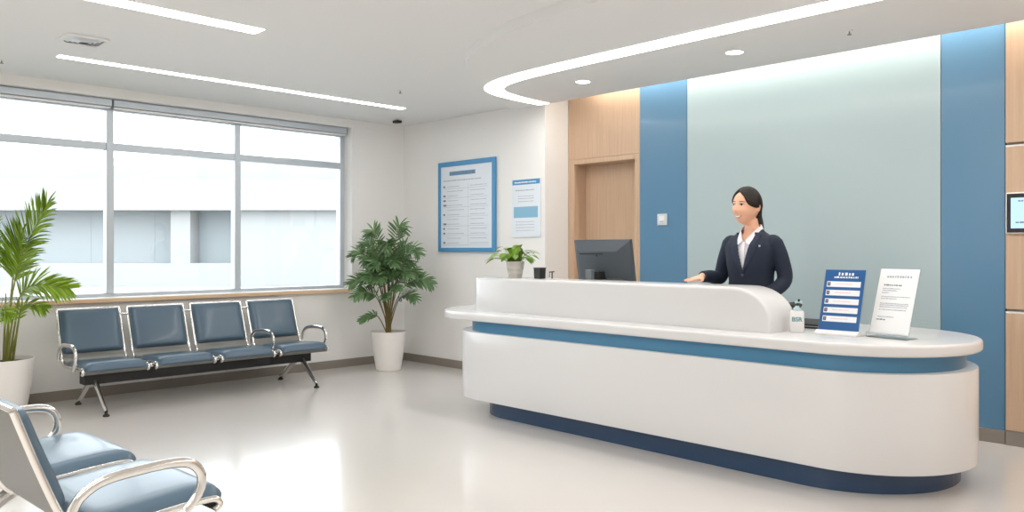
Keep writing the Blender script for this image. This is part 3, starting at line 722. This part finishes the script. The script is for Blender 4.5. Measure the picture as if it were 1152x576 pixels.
# ------------------------------------------------------------------ ceiling fittings
t = empty('ceiling_vent', (-6.05, 1.81, ZC-.02), 'round-edged square air diffuser in the ceiling near the window', 'vent')
vx, vy = -6.05, 1.81
bm = BM(); rings = []
for w, z in ((.14, 0), (.136, -.010), (.11, -.012)): rings.append([(vx+x, vy+y, ZC-.001+z) for x, y in rr_outline(w, w, .05)])
ring_loft(bm, rings, cap=False); obj('frame', bm, M_ceil, t, True, smooth=True)
for w, z in ((.105, -.004), (.080, -.009), (.054, -.013)):
    bm = BM(); ring_loft(bm, [[(vx+x, vy+y, ZC-.001+zz) for x, y in rr_outline(k, k, min(.04, k*.5))] for k, zz in ((w, z), (w-.022, z-.012), (w-.024, z-.010), (w-.002, z+.002), (w, z))], cap=False); obj('vane', bm, M_switch, t, True)
bm = BM(); box(bm, vx-.108, vx+.108, vy-.108, vy+.108, ZC-.003, ZC-.001); obj('backing', bm, M_base, t, True)
t = empty('ceiling_sensor', (-7.28, 5.40, ZC-.05), 'tiny dark ceiling sensor above the corner palm', 'ceiling sensor')
bm = BM(); lathe(bm, [(.032, -.001), (.032, -.01), (.02, -.014)], 20, (-7.28, 5.40, ZC)); obj('mount', bm, M_plastic, t, True, smooth=True, angle=40)
bm = BM(); box(bm, -7.325, -7.24, 5.365, 5.435, ZC-.042, ZC-.013); obj('sensor_body', bm, M_black, t, True, bev=.006)
def sprinkler(x, y, z, label):
    t = empty('ceiling_sprinkler', (x, y, z-.03), label, 'sprinkler', 'ceiling sprinkler heads')
    bm = BM(); lathe(bm, [(.022, -.001), (.020, -.006), (.010, -.008)], 16, (x, y, z)); obj('escutcheon', bm, M_metalline, t, True, smooth=True)
    bm = BM(); tube(bm, [(x, y, z-.007), (x, y, z-.028)], .0045, 8); lathe(bm, [(.014, -.027), (.014, -.030)], 14, (x, y, z)); obj('head', bm, M_base, t, True)
sprinkler(-5.93, 4.43, ZC, 'tiny ceiling sprinkler just past the end of the light line by the window')
sprinkler(-2.12, 5.10, ZS, 'tiny sprinkler in the dropped ceiling to the right of the downlights')
sprinkler(-7.12, 1.55, ZC, 'tiny sprinkler in the ceiling at the left edge above the window')

# ------------------------------------------------------------------ outside
bm = BM(); box(bm, -90, XL-.45, -60, 60, -.3, -.05); struct('ground_outside', bm, M_extground)
FW = Vector((-.711, .703, 0)); RT = Vector((.703, .711, 0)); D = 30.
bld = empty('far_building', FW*D+RT*(-14.)+Vector((0, 0, -.05)), 'pale overexposed building with wide dark openings seen through the window', 'building')
MB = Matrix(((RT.x, FW.x, 0, FW.x*D), (RT.y, FW.y, 0, FW.y*D), (0, 0, 1, 0), (0, 0, 0, 1)))      # local x along the facade, y away from us
def fx(px): return (px-576)/905*D
def fz(py): return 1.3+(281-py)/905*D
bm = BM(); box(bm, fx(-260), fx(480), -.4, 6, fz(237), fz(203), 0, MB); obj('roof_parapet', bm, M_ext, bld, True)
bm = BM(); box(bm, fx(-260), fx(480), 0, 6, -.05, fz(296), 0, MB); obj('base_wall', bm, M_ext, bld, True)
for a, b in ((-260, -170), (192, 214), (265, 480)):
    bm = BM(); box(bm, fx(a), fx(b), 0, 6, fz(296), fz(237), 0, MB); obj('wall', bm, M_ext, bld, True)
for a, b in ((-170, 88), (88.2, 162), (162.2, 192), (214, 265)):
    bm = BM(); box(bm, fx(a), fx(b), .9, 1.0, fz(296), fz(237), 0, MB); obj('window', bm, M_extglass, bld, True)
bm = BM(); box(bm, fx(-260), fx(480), 8, 14, -.05, fz(150), 0, MB); obj('rear_block', bm, M_ext, bld, True)

#PERSON-BEGIN
# ------------------------------------------------------------------ the receptionist
def sm(x, a, b):
    t = max(0., min(1., (x-a)/(b-a))); return t*t*(3-2*t)
def remeshed(bm, voxel, smooth_it=4, name='m'):
    me = bpy.data.meshes.new(name); bmesh.ops.recalc_face_normals(bm, faces=bm.faces); bm.to_mesh(me); bm.free()
    o = bpy.data.objects.new('tmp', me); COL.objects.link(o)
    r = o.modifiers.new('r', 'REMESH'); r.mode = 'VOXEL'; r.voxel_size = voxel
    if smooth_it:
        s = o.modifiers.new('s', 'SMOOTH'); s.iterations = smooth_it; s.factor = .5
    dg = bpy.context.evaluated_depsgraph_get(); dg.update()
    out = bpy.data.meshes.new_from_object(o.evaluated_get(dg)); bpy.data.objects.remove(o); bpy.data.meshes.remove(me); out.name = name
    return out
def ell(bm, sects, n=36, p=2.3):
    """closed loft of superellipse sections (z, half width, half depth, centre x, centre y)"""
    rings = []
    for z, a, b, cx, cy in sects:
        r = []
        for k in range(n):
            t = 2*PI*k/n; c, s = math.cos(t), math.sin(t)
            r.append((cx+a*math.copysign(abs(c)**(2/p), c), cy+b*math.copysign(abs(s)**(2/p), s), z))
        rings.append(r)
    ring_loft(bm, rings)
def sects_interp(S, n=6):
    return [tuple(v) for v in _cr(S, n)]
def _cr(S, n):
    out = []
    m = len(S)
    for i in range(m-1):
        p0, p1, p2, p3 = S[max(i-1, 0)], S[i], S[i+1], S[min(i+2, m-1)]
        for k in range(n):
            t = k/n
            out.append([.5*((2*b)+(-a+c)*t+(2*a-5*b+4*c-d)*t*t+(-a+3*b-3*c+d)*t**3) for a, b, c, d in zip(p0, p1, p2, p3)])
    out.append(list(S[-1])); return out
def limb(bm, pts, radii, n=16, seg=6, flat=1.):
    S = _cr([(*p, r) for p, r in zip(pts, radii)], seg)
    tube(bm, [s[:3] for s in S], [s[3] for s in S], n, flat=flat)
def ball(bm, c, r, s=(1, 1, 1), n=16):
    lathe(bm, [(max(.0005, r*math.sin(PI*i/n)), -r*math.cos(PI*i/n)) for i in range(n+1)], 20, (0, 0, 0)) if False else None
    rings = [[(c[0]+s[0]*r*math.sin(PI*i/n)*math.cos(2*PI*k/20), c[1]+s[1]*r*math.sin(PI*i/n)*math.sin(2*PI*k/20), c[2]-s[2]*r*math.cos(PI*i/n)) for k in range(20)] for i in [.15]+list(range(1, n))+[n-.15]]
    ring_loft(bm, rings)

HC = Vector((-.022, -.026, 1.594))                       # head centre, chin at 1.483, crown at 1.713
HM = Matrix.Translation(HC) @ Matrix.Rotation(R(-9), 4, 'Z') @ Matrix.Rotation(R(3), 4, 'Y') @ Matrix.Rotation(R(-3), 4, 'X') @ Matrix.Scale(1.06, 4)
def head_point(th, ph):
    """th: 0 crown .. PI chin; ph: azimuth, -PI/2 is the face. returns head-local point"""
    nx, ny, nz = math.sin(th)*math.cos(ph), math.sin(th)*math.sin(ph), math.cos(th)
    x, y, z = .079*nx, .098*ny, .117*nz
    low = max(0., -nz)
    if ny < 0:                                       # front
        x *= 1-.22*sm(low, .35, 1.); y *= 1.-.04*sm(low, .55, 1.)
        y -= .012*sm(low, .5, .95)
        y *= 1-.06*math.exp(-((z-.0)/.03)**2)*(1-abs(nx))   # flatter face
    else:
        x *= 1-.32*sm(low, .2, 1.); y *= 1-.34*sm(low, .25, .95)
        y *= 1.04 if nz > 0 else 1.
    f = max(0., -ny)
    def g(cx, cz, sx, sz): return math.exp(-((x-cx)/sx)**2-((z-cz)/sz)**2)*f
    d = 0.
    d += .0115*g(0, -.035, .0105, .014)              # nose tip
    d += .007*g(0, -.015, .0085, .020)               # bridge
    d += .0035*g(.012, -.041, .007, .007)+.0035*g(-.012, -.041, .007, .007)
    d -= .0055*g(.030, .002, .016, .011)+.0055*g(-.030, .002, .016, .011)      # sockets
    d += .0035*g(.030, .003, .010, .006)+.0035*g(-.030, .003, .010, .006)      # lids
    d += .0025*g(.028, .022, .020, .008)+.0025*g(-.028, .022, .020, .008)      # brow ridge
    d += .0060*g(.036, -.034, .020, .018)+.0060*g(-.036, -.034, .020, .018)    # smiling cheeks
    d += .0050*g(0, -.068, .024, .012)               # lips
    d -= .0030*g(0, -.086, .020, .007)
    d += .0045*g(0, -.104, .022, .012)               # chin
    return Vector((x, y-d, z))
def head_grid(nu, nv, fn):
    rings = []
    for i in range(1, nv):
        th = PI*i/nv
        rings.append([fn(th, 2*PI*k/nu) for k in range(nu)])
    return rings
def hair_mask(p):
    ax = abs(p.x+.006)
    h = 0.
    zl = .083-.020*(ax/.03)**1.2-.024*sm(ax, .035, .072)
    if p.y < .012: h = sm(p.z-zl-.10*max(0, -.02-p.y)*0, -.004, .007)
    if p.y > -.055: h = max(h, sm(p.y, -.022, -.008)*sm(p.z, .004, .014))
    if p.y > 0: h = max(h, sm(p.y, .030, .044)*sm(p.z, -.092, -.078))
    return h

def hand(bm, wrist, palm_end, tips_dir, palm_n, side, curl=.25, L=.072):
    """palm slab plus five separate fingers; side: direction of the thumb side"""
    wv, pe = Vector(wrist), Vector(palm_end); ax = (pe-wv).normalized(); nrm = Vector(palm_n).normalized(); sd = Vector(side); sd = (sd-ax*sd.dot(ax)).normalized()
    nrm = ax.cross(sd).normalized()*(1 if ax.cross(sd).dot(nrm) > 0 else -1)
    rings = []
    for t, w, th in ((0, .024, .017), (.3, .031, .014), (.65, .038, .013), (.95, .039, .011), (1.05, .034, .008)):
        c = wv.lerp(pe, t); rings.append([c+sd*(w*math.copysign(abs(math.cos(a))**.7, math.cos(a)))+nrm*(th*math.copysign(abs(math.sin(a))**.8, math.sin(a))) for a in [2*PI*k/16 for k in range(16)]])
    ring_loft(bm, rings)
    td = Vector(tips_dir).normalized()
    for k, (off, ln) in enumerate(((.0295, .92), (.0100, 1.02), (-.0100, .95), (-.0285, .76))):
        b = wv.lerp(pe, .86)+sd*off; d0 = (ax+sd*(off*2.2)).normalized()
        p1 = wv.lerp(pe, 1.0)+sd*off*1.03; p2 = p1+d0.lerp(td, .35).normalized()*(L*ln*.48)+nrm*(-.0+.004); p3 = p2+d0.lerp(td, .8).normalized()*(L*ln*.30)-nrm*(L*curl*.25); p4 = p3+td*(L*ln*.22)-nrm*(L*curl*.35)
        limb(bm, [b, p1, p2, p3, p4], [.0078, .0088, .0080, .0072, .0055], 10, 4)
    b = wv.lerp(pe, .25)+sd*.020; q1 = wv.lerp(pe, .55)+sd*.045-nrm*.006; q2 = wv.lerp(pe, .9)+sd*.060-nrm*.010; q3 = wv.lerp(pe, 1.15)+sd*.062-nrm*.012
    limb(bm, [b, q1, q2, q3], [.013, .0115, .0092, .0065], 10, 4)

PO = Vector((-2.735, 4.985, 0))
per = empty('person', PO, 'smiling woman in a navy suit jacket and white shirt standing behind the desk', 'person')
# joints
ARMR = [(-.158, .008, 1.345), (-.210, .022, 1.235), (-.252, .020, 1.108), (-.256, -.10, 1.116), (-.258, -.205, 1.118)]
ARML = [(.158, .008, 1.345), (.200, .026, 1.235), (.222, .030, 1.100), (.180, -.075, 1.015), (.140, -.150, .940)]
body = BM()
ell(body, sects_interp([(.86, .165, .112, 0, .01), (.96, .172, .118, 0, .01), (1.08, .128, .090, 0, 0), (1.22, .145, .098, 0, -.004), (1.32, .150, .090, 0, 0), (1.375, .118, .070, 0, .008), (1.41, .066, .054, 0, .012), (1.45, .050, .050, 0, .012)]))
limb(body, [(0, .018, 1.38), (-.002, .016, 1.44), (-.012, .012, 1.50), (-.018, .010, 1.56)], [.060, .049, .046, .050], 20)
for A in (ARMR, ARML): limb(body, A, [.050, .045, .038, .034, .024], 16)
hand(body, ARMR[-1], (-.268, -.292, 1.098), (-.30, -.95, -.06), (0, 0, 1), (1, -.1, 0), .10)
hand(body, ARML[-1], (.118, -.188, .870), (-.12, -.55, -.70), (.3, -.7, .55), (-1, -.1, .1), .12)
for s in (-1, 1):
    limb(body, [(s*.088, .012, .92), (s*.092, .005, .70), (s*.090, .0, .48), (s*.088, .012, .30), (s*.086, .02, .09)], [.088, .074, .052, .048, .032], 16)
    limb(body, [(s*.086, .03, .06), (s*.088, -.04, .045), (s*.092, -.13, .028)], [.034, .034, .024], 12, flat=.9)
# head + ears
hb = BM(); hr = head_grid(72, 56, head_point); ring_loft(hb, [[p.copy() for p in r] for r in hr])
head_bvh = BVHTree.FromBMesh(hb)
for v in hb.verts: v.co = HM @ v.co
tmp = bpy.data.meshes.new('h'); hb.to_mesh(tmp); hb.free(); body.from_mesh(tmp); bpy.data.meshes.remove(tmp)
for s in (-1, 1):
    rings = []
    for i in range(9):
        a = PI*i/8; w = .018*math.sin(a)**.6+.002; z = -.030+.052*(1-math.cos(a))/2-.004
        rings.append([HM @ Vector((s*(.076+.010*math.sin(2*PI*k/10)*.5+.006*math.sin(a)), .016+w*math.cos(2*PI*k/10)*.85+.006*(1-math.cos(a))/2, z)) for k in range(10)])
    ring_loft(body, rings)
bme = remeshed(body, .0042, 3, 'body')
bo = mesh_obj('body', bme, M_skin, per, True, 180)
# facial features laid on the head surface
def patch(name, outline_fn, nu, m, off, parent, nv=5, th=.0006):
    """outline_fn(u) -> (xc, zc, halfheight) for u in 0..1, projected onto the face from the front"""
    bm = BM(); F = []; B = []
    for i in range(nu+1):
        u = i/nu; x, z, h = outline_fn(u); r = []; r2 = []
        for j in range(nv+1):
            zz = z+h*(2*j/nv-1); hit = head_bvh.ray_cast(Vector((x, -.3, zz)), Vector((0, 1, 0)))
            y = hit[0].y if hit[0] else -.08
            r.append(HM @ Vector((x, y-off, zz))); r2.append(HM @ Vector((x, y-off+.004, zz)))
        F.append([bm.verts.new(p) for p in r]); B.append([bm.verts.new(p) for p in r2])
    for i in range(nu):
        for j in range(nv):
            bm.faces.new((F[i][j], F[i+1][j], F[i+1][j+1], F[i][j+1])); bm.faces.new((B[i][j+1], B[i+1][j+1], B[i+1][j], B[i][j]))
        bm.faces.new((F[i][0], B[i][0], B[i+1][0], F[i+1][0])); bm.faces.new((F[i][nv], F[i+1][nv], B[i+1][nv], B[i][nv]))
    bm.faces.new(F[0]+B[0][::-1]); bm.faces.new(B[-1]+F[-1][::-1])
    return obj(name, bm, m, parent, smooth=True, angle=60)
for s in (-1, 1):
    ey = patch('eye', lambda u: (s*.031+(u-.5)*.029, .003+.0012*math.sin(PI*u), .0046*max(.06, math.sin(PI*u))**.8), 12, M_eyew, .0006, bo)
    patch('iris', lambda u: (s*.031-.002+(u-.5)*.0130, .0038, .0052*max(.1, math.sin(PI*u))**.5), 8, M_iris, .0012, ey)
    patch('eyelash', lambda u: (s*.030+(u-.5)*.031, .0050+.0044*math.sin(PI*u), .0017), 12, M_iris, .0013, ey, 2)
    patch('eyebrow', lambda u: (s*.031+(u-.5)*.038, .0205+.0035*math.sin(PI*(.15+.75*(u if s > 0 else 1-u))), .0022*(.45+.55*math.sin(PI*u))), 12, M_brow, .0008, bo, 2)
lp = patch('lips', lambda u: ((u-.5)*.056, -.0725+.0100*(2*u-1)**2, .0085*max(.05, 1-(2*u-1)**2)**.7), 18, M_lip, .0008, bo)
patch('teeth', lambda u: ((u-.5)*.046, -.0715+.0074*(2*u-1)**2, .0052*max(.05, 1-(2*u-1)**2)**.7), 14, M_teeth, .0016, lp)
for s in (-1, 1):
    patch('nostril', lambda u: (s*.0065+(u-.5)*.006, -.0475, .0014*max(.1, math.sin(PI*u))), 5, M_lip, .0004, bo, 2)
# hair
def hair_point(th, ph):
    p = head_point(th, ph); m = hair_mask(p)
    n = Vector((p.x/.073**2, p.y/.092**2, p.z/.115**2)).normalized()
    part = .004*math.exp(-((p.x+.006)/.004)**2)*(1 if p.z > .05 and p.y < .03 else 0)
    strand = .0010*math.sin(70*math.atan2(p.z+.05, p.y-.05)+9*p.x*40)
    return HM @ (p+n*(-.007+(.0185+strand)*m-part*m))
bm = BM(); ring_loft(bm, head_grid(160, 120, hair_point))
ha = obj('hair', bm, M_hair, per, smooth=True, angle=180)
bm = BM()
pt = [HM @ Vector(p) for p in ((.0, .078, .0), (.004, .100, -.022), (.012, .108, -.060), (.026, .112, -.105), (.040, .112, -.150), (.048, .108, -.178))]
limb(bm, pt, [.030, .036, .028, .026, .020, .003], 18, 6)
pm = remeshed(bm, .004, 4, 'ponytail'); mesh_obj('ponytail', pm, M_hair, ha, True, 180)
# shirt: close to the body, seen in the jacket opening
SH = [(.98, .150, .108, 0, .0), (1.10, .138, .100, 0, -.002), (1.22, .150, .104, 0, -.006), (1.32, .160, .101, 0, -.001), (1.385, .120, .080, 0, .006), (1.42, .070, .062, 0, .010), (1.455, .058, .056, 0, .010)]
bm = BM(); ell(bm, sects_interp(SH, 16), 120)
bmesh.ops.delete(bm, geom=[f for f in bm.faces if (lambda c: c.z > 1.452 or (c.y < .01 and c.z > 1.352 and abs(c.x) < .008+.052*(c.z-1.352)/.09))(f.calc_center_median())], context='FACES')
sh = obj('shirt', bm, M_shirt, per, smooth=True, angle=180)
# jacket
J = BM()
ell(J, sects_interp([(.84, .188, .132, 0, .008), (.95, .184, .130, 0, .006), (1.08, .152, .112, 0, -.002), (1.22, .168, .118, 0, -.008), (1.32, .178, .112, 0, -.003), (1.365, .166, .094, 0, .006), (1.395, .130, .080, 0, .010), (1.42, .090, .070, 0, .012), (1.44, .070, .064, 0, .014)]))
limb(J, ARMR[:4]+[(-.257, -.198, 1.117)], [.060, .054, .050, .045, .039], 18)
limb(J, ARML[:4]+[(.150, -.132, .958)], [.060, .054, .050, .045, .039], 18)
for s in (-1, 1): ball(J, (s*.152, .006, 1.338), .064, (1, .98, 1.0))
jm = remeshed(J, .0055, 5, 'jacket')
b = BM(); b.from_mesh(jm)
VB, VT = 1.150, 1.44
def vhalf(z): return .070*((z-VB)/(VT-VB))**.85 if z > VB else -1
kill = [f for f in b.faces if (c := f.calc_center_median()) and ((c.y < .0 and abs(c.x-.0) < vhalf(c.z)-.004) or (c.z > 1.415 and abs(c.x) < .075))]
bmesh.ops.delete(b, geom=kill, context='FACES'); 
jb = BVHTree.FromBMesh(b)
jf = bpy.data.meshes.new('jacket'); b.to_mesh(jf); b.free(); bpy.data.meshes.remove(jm)
jo = mesh_obj('jacket', jf, M_suit, per, True, 180)
sol = jo.modifiers.new('s', 'SOLIDIFY'); sol.thickness = .003; sol.offset = -1
def on_front(x, z, off):
    hit = jb.ray_cast(Vector((x, -.5, z)), Vector((0, 1, 0)))
    if hit[0] is None or hit[0].y > .02:
        hit2 = jb.find_nearest(Vector((x, -.11, z))); y = hit2[0].y
    else: y = hit[0].y
    return Vector((x, y-off, z))
# lapels with a notch, collar
for s in (-1, 1):
    bm = BM(); rows = []
    for i in range(19):
        t = i/18; z = VB-.012+(VT-.012-VB)*t; xi = max(.0, vhalf(z))-.003; 
        wd = .052*math.sin(PI*min(1, .02+t*.80))**.8 if t < .72 else (.034 if t < .80 else .044*(1-.35*(t-.8)/.2))
        r = []
        for j in range(5):
            x = s*(xi+wd*j/4); xr = s*max(abs(x), xi+.012); q = on_front(xr, z, .004+.003*math.sin(PI*j/4)); q.x = x; r.append(q)
        rows.append(r)
    A = [[bm.verts.new(p) for p in r] for r in rows]; Bk = [[bm.verts.new(p+Vector((0, .004, 0))) for p in r] for r in rows]
    for i in range(18):
        for j in range(4):
            bm.faces.new((A[i][j], A[i][j+1], A[i+1][j+1], A[i+1][j])); bm.faces.new((Bk[i+1][j], Bk[i+1][j+1], Bk[i][j+1], Bk[i][j]))
        bm.faces.new((A[i][0], A[i+1][0], Bk[i+1][0], Bk[i][0])); bm.faces.new((A[i+1][4], A[i][4], Bk[i][4], Bk[i+1][4]))
    bm.faces.new(A[0][::-1]+Bk[0]); bm.faces.new(A[-1]+Bk[-1][::-1])
    obj('lapel', bm, M_suit2, jo, smooth=True, angle=50)
# jacket collar behind the neck
bm = BM(); rings = []
for i in range(25):
    a = R(-28+236*i/24); cx, cy = .074*math.cos(a), .012+.066*math.sin(a)
    n = Vector((math.cos(a), math.sin(a), 0)); c = Vector((cx, cy, 0)); up = .010*max(0, math.sin(a))
    rings.append([c*1+Vector((0, 0, 1.395)), c-n*.006+Vector((0, 0, 1.432+up)), c+n*.000+Vector((0, 0, 1.436+up)), c+n*.014+Vector((0, 0, 1.400+up*.3))])
ring_loft(bm, rings); obj('collar', bm, M_suit2, jo, smooth=True, angle=60)
# shirt collar wings and placket
for s_ in (-1, 1):
    bm = BM(); rings = []
    path = _cr([(0, .066, 1.470), (s_*.040, .052, 1.470), (s_*.060, .016, 1.462), (s_*.056, -.030, 1.440), (s_*.036, -.072, 1.400), (s_*.010, -.098, 1.358)], 5)
    for i, c in enumerate(path):
        t = i/(len(path)-1); c = Vector(c); n = Vector((c.x*1.2, c.y-.012, 0)).normalized(); dr = .030+.016*sm(t, .5, .85)-.030*sm(t, .88, 1.)
        sd = Vector((s_, 0, 0)); out = n.lerp(Vector((s_*.8, -.45, 0)).normalized(), sm(t, .4, .9)).normalized()
        lo = c+out*(.012+.020*sm(t, .5, .9)-.012*sm(t, .88, 1))-Vector((0, 0, dr))
        rings.append([c, c+n*.004+Vector((0, 0, .002)), lo+n*.003, lo-n*.002])
    ring_loft(bm, rings); obj('shirt_collar', bm, M_shirt, sh, smooth=True, angle=60)
bm = BM(); sb = []
for i in range(13):
    z = 1.16+.190*i/12; y = -.114+.020*sm(z, 1.28, 1.40)+.006*sm(z, 1.36, 1.42)
    sb.append([(-.010, y, z), (.010, y, z), (.010, y+.012, z), (-.010, y+.012, z)])
ring_loft(bm, sb); obj('placket', bm, M_shirt, sh, smooth=True, angle=50)
for z in (1.132, 1.04):
    p = on_front(.0, z, .004); bm = BM(); lathe(bm, [(.009, 0), (.0095, .002), (.007, .004), (.001, .0035)], 14)
    bmesh.ops.rotate(bm, verts=bm.verts, matrix=Matrix.Rotation(R(90), 3, 'X')); bmesh.ops.translate(bm, verts=bm.verts, vec=p+Vector((0, .002, 0))); obj('button', bm, M_button, jo, smooth=True)
p = on_front(.112, 1.325, .003); bm = BM(); box(bm, p.x-.006, p.x+.006, p.y-.003, p.y+.002, p.z-.006, p.z+.006); obj('lapel_pin', bm, M_metalline, jo, bev=.001)
# trousers and shoes (out of sight behind the desk)
T = BM()
ell(T, sects_interp([(.80, .172, .118, 0, .012), (.90, .178, .122, 0, .012), (1.02, .142, .100, 0, .004)]))
for s in (-1, 1): limb(T, [(s*.088, .012, .90), (s*.092, .006, .70), (s*.090, .002, .48), (s*.088, .012, .30), (s*.086, .02, .10)], [.094, .084, .066, .062, .058], 18)
mesh_obj('trousers', remeshed(T, .008, 4, 'trousers'), M_suit, per, True, 180)
for s in (-1, 1):
    T = BM(); limb(T, [(s*.086, .055, .05), (s*.087, .0, .046), (s*.090, -.09, .032), (s*.092, -.155, .026)], [.036, .038, .040, .022], 14, flat=.85); box(T, s*.088-.03, s*.088+.03, -.15, .075, .0, .02)
    mesh_obj('shoe', remeshed(T, .006, 3, 'shoe'), M_black, per, True, 180)
#PERSON-END

# ------------------------------------------------------------------ world, fill lights, camera
w = bpy.data.worlds.new('sky'); sc.world = w; w.use_nodes = True
nt = w.node_tree; bg = nt.nodes['Background']; bg.inputs['Color'].default_value = (.93, .972, 1., 1); bg.inputs['Strength'].default_value = 3.6
def area(name, loc, rot, sx, sy, power, col):
    l = bpy.data.lights.new(name, 'AREA'); l.shape = 'RECTANGLE'; l.size = sx; l.size_y = sy; l.energy = power; l.color = col
    o = bpy.data.objects.new(name, l); COL.objects.link(o); o.location = loc; o.rotation_euler = rot; return o
# added fill lights, out of view behind the camera, to brighten the room
area('fill_light', (-2.6, -.9, ZC-.02), (0, 0, 0), .16, 3.6, 70, (1, .95, .88))
area('fill_light', (.4, .2, ZC-.02), (0, 0, 0), .16, 3.6, 25, (1, .94, .86))
cam = bpy.data.cameras.new('camera'); co = bpy.data.objects.new('camera', cam); COL.objects.link(co)
co.location = (0, 0, 1.3); co.rotation_euler = (R(90), 0, math.atan2(.711, .703))
cam.sensor_width = 36; cam.lens = 36*905/1152; cam.shift_y = -7/1152; cam.clip_end = 300
sc.camera = co
sc.view_settings.view_transform = 'Standard'; sc.view_settings.look = 'None'; sc.view_settings.gamma = 1; sc.view_settings.use_curve_mapping = False
sc.view_settings.exposure = .70
sc.cycles.use_denoising = True
sc.cycles.max_bounces = 10; sc.cycles.diffuse_bounces = 6; sc.cycles.transparent_max_bounces = 12
sc.cycles.sample_clamp_indirect = 6
